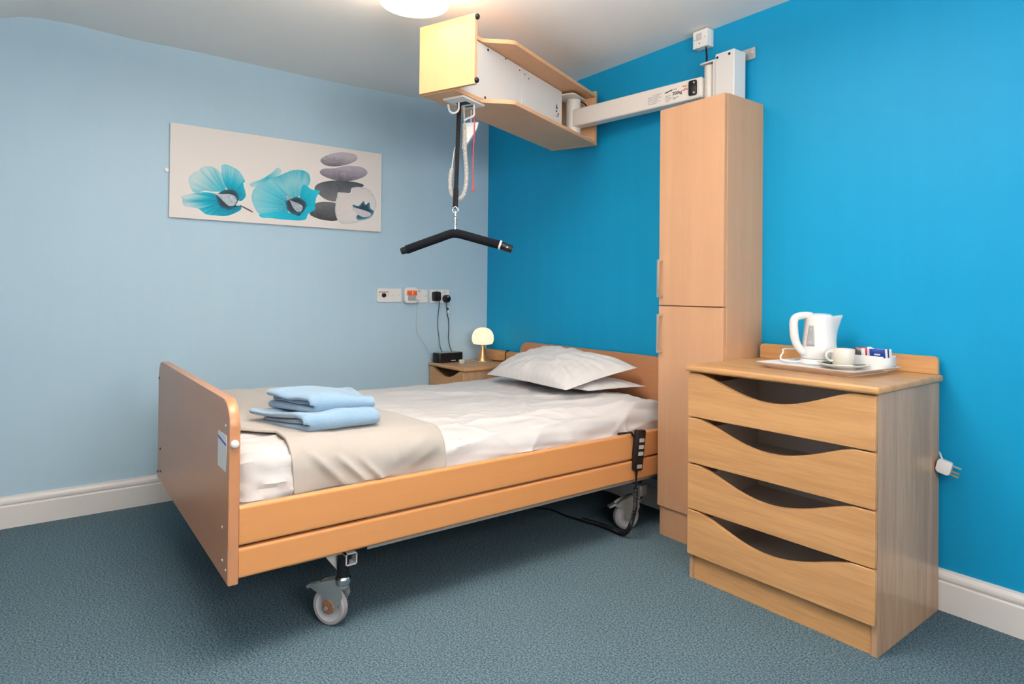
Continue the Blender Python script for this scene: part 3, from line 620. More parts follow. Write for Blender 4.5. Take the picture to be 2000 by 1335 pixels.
# ------------------------------------------------------------------ bedside cabinet
ns = thing('bedside_cabinet', 'oak bedside cabinet with scooped drawer in the corner beside the bed', 'nightstand', (0.23, -0.24, 0))
part('top', box(0.020, 0.4585, -0.487, -0.019, 0.6175, 0.640, 0.008, 4), 'oakx', ns)
part('upstand', prism(roundrect(0.03, 0.45, 0.6405, 0.712, 0.015, (0, 0, 1, 1)), 'y', -0.040, -0.022, 0.002), 'oakx', ns)
for x0 in (0.022, 0.4225): part('side_panel', box(x0, x0 + 0.017, -0.462, -0.02, 0, 0.617, 0.001), 'oakz', ns)
part('back_panel', box(0.04, 0.422, -0.032, -0.026, 0.05, 0.616), 'drawer_in', ns)
d = part('drawer', prism(scoop_front(0.023, 0.4385, 0.45, 0.6135, 0.12, 0.90, 0.050, pw=0.95), 'y', -0.4805, -0.4625, 0.002), 'oakx', ns)
b = bmesh.new(); box(0.05, 0.41, -0.461, -0.08, 0.47, 0.476, bm=b); box(0.05, 0.41, -0.09, -0.08, 0.476, 0.58, bm=b); part('drawer_box', b, 'drawer_in', d)
part('door', box(0.023, 0.4385, -0.4805, -0.4625, 0.07, 0.446, 0.002), 'oakx', ns)
part('plinth', box(0.0395, 0.422, -0.45, -0.435, 0, 0.065), 'oakx', ns)

# ------------------------------------------------------------------ swing-arm patient hoist
ho = thing('patient_hoist', 'wall post patient hoist with white swing arm and beech boxed boom', 'patient hoist', (2.038, -0.067, 0))
po = part('post', box(1.988, 2.088, -0.112, -0.0225, 0, 2.221, 0.004), 'steelw', ho)
for x, z in ((2.000, 2.203), (2.063, 2.203)): part('screw', cyl((x, -0.1125, z), (x, -0.1155, z), 0.006, 0.005, 12), 'black', po)
wb = part('wall_bracket', box(1.95, 2.127, -0.010, -0.0005, 2.188, 2.241, 0.002), 'zinc', ho, label='steel wall bracket beside the post')
part('bolt', cyl((2.109, -0.010, 2.222), (2.109, -0.018, 2.222), 0.010, 0.009, 6), 'chrome', wb)
part('bracket_spacer', box(2.01, 2.07, -0.0225, -0.010, 2.19, 2.21), 'zinc', ho)
piv = (1.937, -0.070); A7 = math.radians(7.3); AD = Vector((-math.cos(A7), -math.sin(A7), 0)); AN = Vector((-AD.y, AD.x, 0)) * -1
AN = Vector((math.sin(A7), -math.cos(A7), 0))    # arm face normal, into the room
b = bmesh.new(); box(1.900, 1.9875, -0.106, -0.03, 2.196, 2.204, 0.002, bm=b); box(1.972, 1.9875, -0.106, -0.03, 1.975, 2.196, bm=b); box(1.900, 1.9875, -0.106, -0.03, 1.975, 1.985, bm=b); part('pivot_bracket', b, 'steelw', ho)
part('pivot_sleeve', cyl((*piv, 1.986), (*piv, 2.190), 0.031, None, 32, bev=0.002), 'cream', ho)
TA = frame_mat((piv[0], piv[1], 0), AD, AN, (0, 0, 1))
arm = part('swing_arm', box(0.030, 0.835, -0.034, 0.034, 2.0445, 2.1435, 0.009, 3, T=TA), 'cream', ho)
def on_arm(x, z):      # point on the face of the arm at world x
    s = (piv[0] - x + AN.x * 0.0345) / math.cos(A7); p = Vector((piv[0], piv[1], 0)) + AD * s + AN * 0.0345; return (p.x, p.y, z)
EX = -AD
def face_box(x0, x1, z0, z1, t=0.0008):
    p = on_arm(x0, 0); Tm = frame_mat(p, EX, (0, 0, 1), tuple(AN)); w = (x1 - x0) / math.cos(A7)
    return Tm, w
def decal(name, x0, x1, z0, z1, mat, parent, t=0.0008):
    Tm, w = face_box(x0, x1, z0, z1); return part(name, box(0, w, z0, z1, 0, t, T=Tm), mat, parent)
Tm, w = face_box(1.846, 1.887, 0, 0)
sw = part('switch_plate', prism(roundrect(0, w, 2.060, 2.132, 0.007), 'z', 0, 0.006, 0.0015, T=Tm), 'black', arm, label='black plate with two pale studs')
for z in (2.072, 2.120): part('stud', cyl(Tm @ Vector((w * 0.70, z, 0.0055)), Tm @ Vector((w * 0.70, z, 0.0085)), 0.005, 0.004, 12), 'lgrey', sw)
b = bmesh.new()
for k in range(6):
    Tm, w = face_box(1.617, 1.70, 0, 0); z = 2.064 + 0.0085 * k
    box(0.0 + (0.030 if k == 5 else 0), w * (0.62, 0.86, 0.70, 0.92, 0.80, 0.95)[k], z, z + 0.0032, 0, 0.0006, bm=b, T=Tm)
o = part('rating_label', b, 'inkg', arm)
b = bmesh.new()
for k in range(5):
    Tm, w = face_box(1.717, 1.748, 0, 0); z = 2.058 + 0.0068 * k; box(0, w * (0.6, 0.9, 1.0, 0.8, 1.0)[k], z, z + 0.003, 0, 0.0006, bm=b, T=Tm)
part('small_print', b, 'inkg', arm)
Tm, w = face_box(1.714, 1.75, 0, 0); part('maker_mark', prism([(0, 2.101), (0.040, 2.1085), (0.044, 2.1155), (0.036, 2.1135), (0, 2.1065)], 'z', 0, 0.0006, T=Tm), 'ink', arm)
Tm = frame_mat(on_arm(1.756, 2.085), EX, (0, 0, 1), tuple(AN)); part('load_lettering', text_bm('200kg', 0.022, Tm, 0.0006), 'ink', arm)
b = bmesh.new()
for (x, z, l) in ((1.752, 2.071, 0.006), (1.764, 2.067, 0.012), (1.780, 2.069, 0.010), (1.760, 2.109, 0.02), (1.762, 2.062, 0.010)):
    Tm, w = face_box(x, x + l, 0, 0); box(0, w, z, z + 0.006, 0, 0.0006, bm=b, T=Tm)
part('small_print', b, 'inkg', arm)
b = bmesh.new()
for (x, z, l) in ((1.812, 2.112, 0.010), (1.825, 2.112, 0.008), (1.805, 2.092, 0.004), (1.813, 2.094, 0.012), (1.829, 2.094, 0.010), (1.822, 2.100, 0.006)):
    Tm, w = face_box(x, x + l, 0, 0); box(0, w, z, z + 0.007, 0, 0.0006, bm=b, T=Tm)
part('red_print', b, 'inkr', arm)
pv2 = Vector((piv[0], piv[1], 0)) + AD * 0.847
part('pivot_sleeve', cyl((pv2.x, pv2.y, 1.998), (pv2.x, pv2.y, 2.206), 0.041, None, 36, bev=0.002), 'cream', ho)
# boxed boom
A2 = math.radians(21.6); BU = Vector((math.cos(A2), math.sin(A2), 0)); BV = Vector((math.sin(A2), -math.cos(A2), 0)); BQ = (1.1661, -0.0698, 0)
TB = frame_mat(BQ, BU, BV, (0, 0, 1))
boom = part('motor_housing', box(-0.262, -0.1215, 0.185, 1.1855, 1.9765, 2.2275, 0.002, T=TB), 'steelw', ho, label='white motor housing inside the beech box')
part('pivot_flange', prism(roundrect(-0.165, -0.050, 0.02, 0.186, 0.02), 'z', 2.2065, 2.2145, 0.001, T=TB), 'cream', boom)
part('pivot_flange', prism([(-0.165, 0.186), (-0.165, 0.0), (-0.06, 0.0), (-0.03, 0.03), (-0.03, 0.06), (-0.10, 0.186)], 'z', 1.9770, 1.9975, 0.002, T=TB), 'cream', boom)
part('cover_plate', box(-0.1214, -0.119, 0.20, 0.628, 1.979, 2.225, 0.0006, T=TB), 'steelw', boom); part('cover_plate', box(-0.1214, -0.1195, 0.632, 1.185, 1.979, 2.225, 0.0006, T=TB), 'steelw', boom)
for s, z in ((0.93, 2.212), (0.95, 1.99), (0.60, 2.20), (0.65, 2.205), (0.56, 2.19), (0.78, 2.220)): part('screw', cyl(TB @ Vector((-0.1195, s, z)), TB @ Vector((-0.1165, s, z)), 0.006 if s > 0.9 else 0.0035, 0.005 if s > 0.9 else 0.003, 10), 'black', boom)
b = bmesh.new()
for poly in ([(0.262, 2.115), (0.240, 2.115), (0.251, 2.145)], [(0.262, 2.098), (0.246, 2.098), (0.246, 2.108), (0.262, 2.108)], [(0.240, 2.085), (0.226, 2.085), (0.226, 2.096), (0.240, 2.096)], [(0.262, 2.075), (0.232, 2.075), (0.232, 2.079), (0.262, 2.079)], [(0.258, 2.012), (0.246, 2.012), (0.246, 2.024), (0.258, 2.024)], [(0.238, 2.0), (0.226, 2.0), (0.226, 2.010), (0.238, 2.010)]):
    f = [b.verts.new(TB @ Vector((-0.1186, s, z))) for s, z in poly]; r = [b.verts.new(TB @ Vector((-0.1190, s, z))) for s, z in poly]; b.faces.new(f); b.faces.new(r[::-1]); n = len(poly)
    for i in range(n): b.faces.new((f[i], r[i], r[(i + 1) % n], f[(i + 1) % n]))
part('warning_print', b, 'ink', boom)
SHELF = [(-0.29, 0.0005), (0.0, 0.0005), (0.0, 0.875)] + [(-0.114 * (0.5 - 0.5 * math.cos(math.pi * i / 10)), 0.875 + 0.125 * i / 10) for i in range(1, 11)] + [(-0.114, 1.1855), (-0.29, 1.1855)]
part('bottom_board', prism(SHELF, 'z', 1.958, 1.976, 0.0012, T=TB), 'hoistw', ho); part('top_board', prism(SHELF, 'z', 2.228, 2.246, 0.0012, T=TB), 'hoistw', ho)
fpn = part('front_panel', box(-0.29, 0.0, 1.186, 1.204, 1.962, 2.2505, 0.0015, T=TB), 'hoistw', ho); part('back_panel', box(-0.29, 0.0, -0.018, 0.0, 1.956, 2.264, 0.0015, T=TB), 'hoistw', ho)
for z in (2.2385, 1.978): part('bumper', lathe([(0, 0.012), (0.007, 0.0115), (0.0115, 0.007), (0.012, 0.0), (0, 0)], TB @ Vector((0.0, 1.194, z)), 18, tuple(BU)), 'black', fpn)
part('power_cable', tube(spline([TB @ Vector((-0.16, 0.10, 2.222)), TB @ Vector((-0.10, 0.05, 2.214)), TB @ Vector((-0.05, 0.03, 2.185)), TB @ Vector((-0.03, 0.025, 2.13))], 8), 0.004, 8), 'black', boom)
# strap, hooks and spreader bar
hpl = part('hook_plate', box(-0.227, -0.117, 0.955, 1.12, 1.9478, 1.9575, 0.002, T=TB), 'white', ho)
part('strap_slot', box(-0.200, -0.145, 1.025, 1.06, 1.9462, 1.9480, T=TB), 'black', hpl); part('strap_slot', box(-0.195, -0.150, 0.985, 1.0, 1.9462, 1.9480, T=TB), 'ink', hpl)
HB = Vector((1.3639, -1.1075, 1.95)); HE = Vector((0.6016, 0.7987, 0)).normalized(); HF = Vector((0.7987, -0.6016, 0)).normalized(); PXM = 0.002275
def hp(px, py, d=0.0): return HB + HE * ((px - 897) * PXM) + HF * d + Vector((0, 0, -(py - 203) * PXM))
part('hook', tube(spline([hp(897, 196, 0.028), hp(897, 207, 0.028), hp(896, 219, 0.028), hp(888, 224.5, 0.028), hp(880, 221, 0.028), hp(877, 212, 0.028), hp(876.5, 208, 0.028)], 8), 0.0048, 10), 'kettle', hpl)
part('hook', tube(spline([hp(926, 204, 0.0), hp(926, 214, 0.0), hp(926, 224, 0.0), hp(922, 228, 0.0), hp(914, 231, 0.0), hp(907, 235, 0.0)], 8), 0.0045, 10), 'kettle', hpl)
def strapf(u, v):
    px = 897 + (891.5 - 897) * u; w = 0.0095 if u < 0.80 else 0.0115; return hp(px, 201 + 207 * u) + HE * ((v - 0.5) * 2 * w)
stp = part('strap', grid(40, 3, strapf), 'webbing', ho, label='black webbing lifting strap'); add_mod_solid(stp, 0.0035, 0)
clip = part('snap_hook', tube(spline([hp(891.5, 404), hp(886.5, 409), hp(887, 414), hp(891, 417), hp(896, 414), hp(896.5, 409), hp(891.5, 404)], 8), 0.0028, 8), 'chrome', ho)
part('swivel_spring', helix([hp(891.5, 416), hp(891.5, 430), hp(891.5, 444)], 0.0055, 0.0024, 0.0085, 6, 10), 'chrome', clip); part('swivel_pin', tube([hp(891.5, 414), hp(891.5, 448)], 0.0035, 10), 'chrome', clip)
def barpts(pts): return spline([hp(*p) for p in pts], 10)
sb = part('spreader_bar', tube(barpts([(797, 489.5), (830, 477), (860, 466), (880, 458.5), (891.5, 456.5), (904, 458.5), (925, 464), (955, 472), (979, 478)]), 0.0195, 18), 'foam', ho, label='black foam covered spreader bar')
part('end_cap', tube([hp(806, 486.5), hp(791, 491.5), hp(786.5, 493)], [0.0165, 0.0165, 0.014], 16), 'black', sb); part('end_cap', tube([hp(980, 478.5), hp(998, 485), hp(1003.5, 487)], [0.0185, 0.0185, 0.016], 16), 'black', sb)
part('end_ring', tube([hp(978, 477.6), hp(981.5, 478.7)], 0.0205, 18), 'white', sb); part('end_pin', cyl(hp(994, 483, 0.018), hp(994, 483, 0.021), 0.004, None, 10), 'lgrey', sb)
cc = part('handset_cable', helix(spline([hp(907, 240, -0.02), hp(907.5, 265, -0.02), hp(909, 300, -0.02), hp(912, 335, -0.02), hp(911, 362, -0.02), hp(905, 381, -0.02), hp(898, 388, -0.02), hp(889, 386, -0.02), hp(882, 374, -0.02), hp(880, 352, -0.02), hp(883, 328, -0.02)], 12), 0.0080, 0.0023, 0.0062, 5, 8), 'tube', ho, label='curly beige handset cable')
part('cable_lead', tube(spline([hp(905, 206, -0.02), hp(906, 222, -0.02), hp(907, 240, -0.02)], 6), 0.0035, 8), 'tube', cc); part('cable_lead', tube(spline([hp(883, 328, -0.02), hp(886, 305, -0.02), hp(889, 288, -0.02), hp(899, 278, -0.03)], 6), 0.0028, 8), 'tube', cc)
b = bmesh.new(); tri = [(904, 236), (934, 234), (931, 246), (914, 274), (902, 288)]; f = [b.verts.new(hp(x, y, -0.035)) for x, y in tri]; r = [b.verts.new(hp(x, y, -0.065)) for x, y in tri]
b.faces.new(f); b.faces.new(r[::-1])
for i in range(5): b.faces.new((f[i], r[i], r[(i + 1) % 5], f[(i + 1) % 5]))
part('handset', b, 'white', ho); part('handset_hanger', tube(spline([hp(919, 208, -0.05), hp(919, 222, -0.05), hp(919, 236, -0.05)], 4), 0.003, 6), 'white', ho)
rc = part('emergency_cord', tube(spline([hp(927, 228, 0.004), hp(927, 260, 0.004), hp(925.5, 310, 0.004), hp(926, 345, 0.004), hp(926, 368, 0.004)], 8), 0.0026, 6), 'red', ho, label='red emergency pull cord')
part('pull_knob', lathe([(0, 0.006), (0.004, 0.004), (0.0075, -0.008), (0, -0.010)], hp(926, 370, 0.004), 10), 'red', rc)

# ------------------------------------------------------------------ junction box above the post
jb = thing('fused_outlet', 'square white fused outlet box where blue wall meets ceiling', 'junction box', (1.859, -0.025, 2.309))
part('back_box', box(1.818, 1.900, -0.042, -0.0005, 2.3085, 2.392, 0.003), 'white', jb)
pl = part('cover_plate', box(1.817, 1.901, -0.052, -0.0425, 2.3075, 2.392, 0.003), 'white', jb)
part('fuse_door', box(1.836, 1.868, -0.0535, -0.052, 2.345, 2.378, 0.0005), 'lgrey', pl)
for x, z in ((1.827, 2.350), (1.886, 2.352)): part('screw', cyl((x, -0.052, z), (x, -0.0535, z), 0.0032, None, 8), 'zinc', pl)
part('neon', cyl((1.856, -0.052, 2.329), (1.856, -0.0535, 2.329), 0.0028, None, 8), 'ink', pl)
part('flex', tube(spline([(1.878, -0.03, 2.312), (1.880, -0.03, 2.285), (1.893, -0.045, 2.25), (1.896, -0.05, 2.2045)], 8), 0.0045, 8), 'black', jb)

# ------------------------------------------------------------------ ceiling lamp, and an added unseen pendant
LX, LY, LZ = 1.523, -1.419, 2.254
cl = thing('ceiling_lamp', 'round white ceiling lamp glowing in front of the beech boom panel', 'ceiling lamp', (LX, LY, LZ))
part('shade', lathe([(0.1335, LZ * 0 + 0.004), (0.1365, 0.0), (0.1385, 0.006), (0.142, 0.065), (0.139, 0.068), (0.1355, 0.065), (0.1335, 0.006)], (LX, LY, LZ), 56), 'shade', cl)
part('diffuser', lathe([(0, -0.012), (0.05, -0.010), (0.09, -0.005), (0.118, 0.002), (0.1315, 0.010), (0.1325, 0.016), (0, 0.016)], (LX, LY, LZ), 48), 'diffuser', cl)
part('ceiling_rose', lathe([(0, 0.0), (0.05, 0.0), (0.055, 0.006), (0.055, 0.03), (0, 0.03)], (LX, LY, 2.362), 32), 'white', cl); part('flex', tube([(LX, LY, 2.30), (LX, LY, 2.363)], 0.004, 8), 'white', cl)
part('spider', tube([(LX - 0.138, LY, LZ + 0.06), (LX + 0.138, LY, LZ + 0.06)], 0.003, 6), 'white', cl)
pl_ = bpy.data.lights.new('ceiling_lamp_bulb', 'POINT'); pl_.energy = 21; pl_.color = (1.0, 0.80, 0.56); pl_.shadow_soft_size = 0.05
plo = bpy.data.objects.new('ceiling_lamp_bulb', pl_); COL.objects.link(plo); plo.location = (LX, LY, LZ + 0.05)
fl = thing('added_pendant', 'added white drum pendant over the open floor, an unseen light source', 'ceiling lamp', (2.35, -1.95, 1.965))  # added fixture around the unseen up and down fill lights
part('drum_shade', lathe([(0.215, 0.0), (0.222, 0.0), (0.222, 0.16), (0.215, 0.16), (0.215, 0.0)], (2.35, -1.95, 1.965), 48), 'white', fl)
part('flex', tube([(2.35, -1.95, 2.08), (2.35, -1.95, 2.385)], 0.004, 8), 'white', fl); part('spider', tube([(2.133, -1.95, 2.08), (2.567, -1.95, 2.08)], 0.003, 6), 'white', fl)
part('ceiling_rose', lathe([(0, 0), (0.05, 0), (0.055, 0.005), (0.055, 0.03), (0, 0.03)], (2.35, -1.95, 2.368), 24), 'white', fl)

# ------------------------------------------------------------------ table lamp and things on the bedside cabinet
tl = thing('table_lamp', 'small mushroom table lamp, glowing globe on copper trumpet stem', 'table lamp', (0.178, -0.155, 0.6405)); c0 = (0.178, -0.155, 0.6405)
part('base_ring', lathe([(0, 0), (0.068, 0), (0.070, 0.003), (0.066, 0.006), (0, 0.006)], c0, 40), 'steel', tl)
part('stem', lathe([(0.046, 0.0062), (0.045, 0.010), (0.034, 0.030), (0.024, 0.054), (0.016, 0.078), (0.012, 0.098), (0.011, 0.112), (0.016, 0.118), (0, 0.118)], c0, 36), 'copper', tl)
part('globe_shade', lathe([(0, 0.116), (0.050, 0.116), (0.062, 0.118), (0.069, 0.126), (0.074, 0.142), (0.0755, 0.158), (0.073, 0.178), (0.066, 0.197), (0.055, 0.212), (0.040, 0.223), (0.022, 0.2285), (0, 0.230)], c0, 40), 'glow', tl)
part('flex', tube(spline([(0.20, -0.12, 0.646), (0.24, -0.085, 0.645), (0.285, -0.060, 0.646), (0.302, -0.054, 0.66), (0.303, -0.052, 0.70), (0.302, -0.035, 0.717), (0.302, -0.015, 0.70), (0.302, -0.012, 0.62)], 8), 0.0035, 6), 'black', tl)
#tlb = bpy.data.lights.new('table_lamp_bulb', 'POINT'); tlb.energy = 0.55; tlb.color = (1.0, 0.78, 0.52); tlb.shadow_soft_size = 0.075; tlo = bpy.data.objects.new('table_lamp_bulb', tlb); COL.objects.link(tlo); tlo.location = (0.178, -0.155, 0.81)
rd = thing('speaker_dock', 'black rounded box unit with mains leads on the bedside cabinet', 'speaker', (0.085, -0.335, 0.6405))
part('housing', prism(roundrect(0.040, 0.128, -0.475, -0.275, 0.022, n=6), 'z', 0.6405, 0.7045, 0.004), 'black', rd)
part('top_plate', prism(roundrect(0.046, 0.122, -0.469, -0.281, 0.018, n=6), 'z', 0.7046, 0.7062), 'frame', rd)
part('maker_mark', box(0.1281, 0.1287, -0.375, -0.340, 0.650, 0.6555), 'lgrey', rd)
single('candle_jar', lathe([(0, 0), (0.019, 0), (0.0215, 0.004), (0.0215, 0.022), (0.019, 0.025), (0.018, 0.022), (0.018, 0.016), (0, 0.016)], (0.225, -0.352, 0.6405), 24), 'jar', 'tiny glass jar between black unit and copper lamp', 'jar', (0.225, -0.352, 0.6405))

# ------------------------------------------------------------------ sockets on the pale wall
def plate(name, label, y0, y1, z0, z1, cat='socket', t=0.011, group=None):
    r = thing(name, label, cat, (0, (y0 + y1) / 2, z0), group); part('face_plate', prism(roundrect(y0, y1, z0, z1, 0.006), 'x', 0.0003, t, 0.002), 'white', r); return r
s1 = plate('data_outlet_plate', 'wide white wall plate with one black knob, left of nurse call unit', -0.861, -0.690, 1.044, 1.130, 'wall plate')
part('knob', lathe([(0, 0.012), (0.009, 0.0115), (0.0135, 0.008), (0.0145, 0.0), (0, 0)], (0.011, -0.815, 1.086), 20, (1, 0, 0)), 'black', s1)
for y in (-0.847, -0.785, -0.752, -0.708): part('screw', cyl((0.011, y, 1.086), (0.0122, y, 1.086), 0.0028, None, 8), 'zinc', s1)
b = bmesh.new()
for k in range(6): box(0.0110, 0.0114, -0.851 + k * 0.012, -0.851 + k * 0.012 + 0.0085, 1.103, 1.1105, bm=b)
part('red_print', b, 'inkr', s1)
nc = thing('nurse_call_unit', 'white nurse call box with orange button and grey panel', 'call unit', (0, -0.627, 1.036))
part('housing', prism(roundrect(-0.676, -0.579, 1.036, 1.138, 0.018), 'x', 0.0003, 0.034, 0.006), 'white', nc)
part('call_button', prism(roundrect(-0.660, -0.590, 1.086, 1.118, 0.003), 'x', 0.034, 0.040, 0.0015), 'orange', nc); part('indicator', box(0.040, 0.0415, -0.626, -0.620, 1.092, 1.112), 'kettle', nc)
part('grey_panel', prism(roundrect(-0.652, -0.596, 1.052, 1.083, 0.003), 'x', 0.034, 0.038, 0.001), 'grey', nc)
b = bmesh.new(); 
for k in range(6): box(0.038, 0.0384, -0.647 + 0.008 * k, -0.643 + 0.008 * k, 1.058, 1.078, bm=b)
part('grille', b, 'inkg', nc); part('jack', cyl((0.030, -0.598, 1.062), (0.046, -0.592, 1.062), 0.006), 'kettle', nc)
part('call_lead', tube(spline([(0.046, -0.590, 1.060), (0.050, -0.578, 1.045), (0.03, -0.578, 1.02), (0.008, -0.572, 0.96), (0.006, -0.574, 0.88), (0.010, -0.566, 0.83), (0.020, -0.520, 0.765), (0.03, -0.485, 0.70), (0.042, -0.47, 0.67)], 8), 0.0016, 6), 'tube', nc)
s2 = plate('single_outlet_plate', 'square white wall plate touching the right of the nurse call unit', -0.5785, -0.496, 1.0385, 1.1255, 'wall plate')
for y in (-0.567, -0.508): part('screw', cyl((0.011, y, 1.082), (0.0122, y, 1.082), 0.0028, None, 8), 'ink', s2)
part('blue_print', box(0.0110, 0.0114, -0.566, -0.548, 1.112, 1.117), 'inkb', s2); part('seam', box(0.0110, 0.0113, -0.570, -0.535, 1.055, 1.0565), 'inkg', s2)
s3 = plate('double_socket', 'white double mains socket holding two black plugs', -0.474, -0.325, 1.0365, 1.1265)
for y in (-0.44, -0.36): part('switch', box(0.011, 0.014, y - 0.007, y + 0.007, 1.104, 1.118, 0.001), 'kettle', s3)
p1 = thing('power_adaptor', 'square black mains adaptor in the left half of the double socket', 'plug', (0.03, -0.437, 1.05))
part('body', prism(roundrect(-0.462, -0.414, 1.050, 1.112, 0.008), 'x', 0.0115, 0.052, 0.004), 'black', p1)
part('sticker', cyl((0.045, -0.438, 1.112), (0.035, -0.438, 1.1155), 0.006), 'lgrey', p1)
part('lead', tube(spline([(0.030, -0.414, 1.060), (0.022, -0.408, 1.03), (0.012, -0.412, 0.95), (0.012, -0.414, 0.88), (0.018, -0.406, 0.80), (0.040, -0.408, 0.735), (0.07, -0.41, 0.707)], 8), 0.0022, 6), 'black', p1)
p2 = thing('mains_plug', 'round black mains plug in the right half of the double socket', 'plug', (0.03, -0.357, 1.04))
part('body', prism(roundrect(-0.380, -0.334, 1.040, 1.090, 0.017), 'x', 0.0115, 0.046, 0.006), 'black', p2); part('fuse_label', box(0.046, 0.0464, -0.360, -0.350, 1.075, 1.083), 'lgrey', p2)
part('lead', tube(spline([(0.030, -0.357, 1.042), (0.026, -0.352, 1.0), (0.018, -0.344, 0.965), (0.012, -0.330, 0.92), (0.012, -0.326, 0.86), (0.018, -0.332, 0.79), (0.045, -0.335, 0.735), (0.07, -0.335, 0.707)], 8), 0.0026, 6), 'black', p2)
part('paper_tag', box(0.020, 0.0212, -0.350, -0.330, 0.968, 1.012), 'paper', p2, label='small green and white test tag'); part('tag_print', box(0.0213, 0.0217, -0.346, -0.334, 0.985, 1.005), 'dgreen', p2)

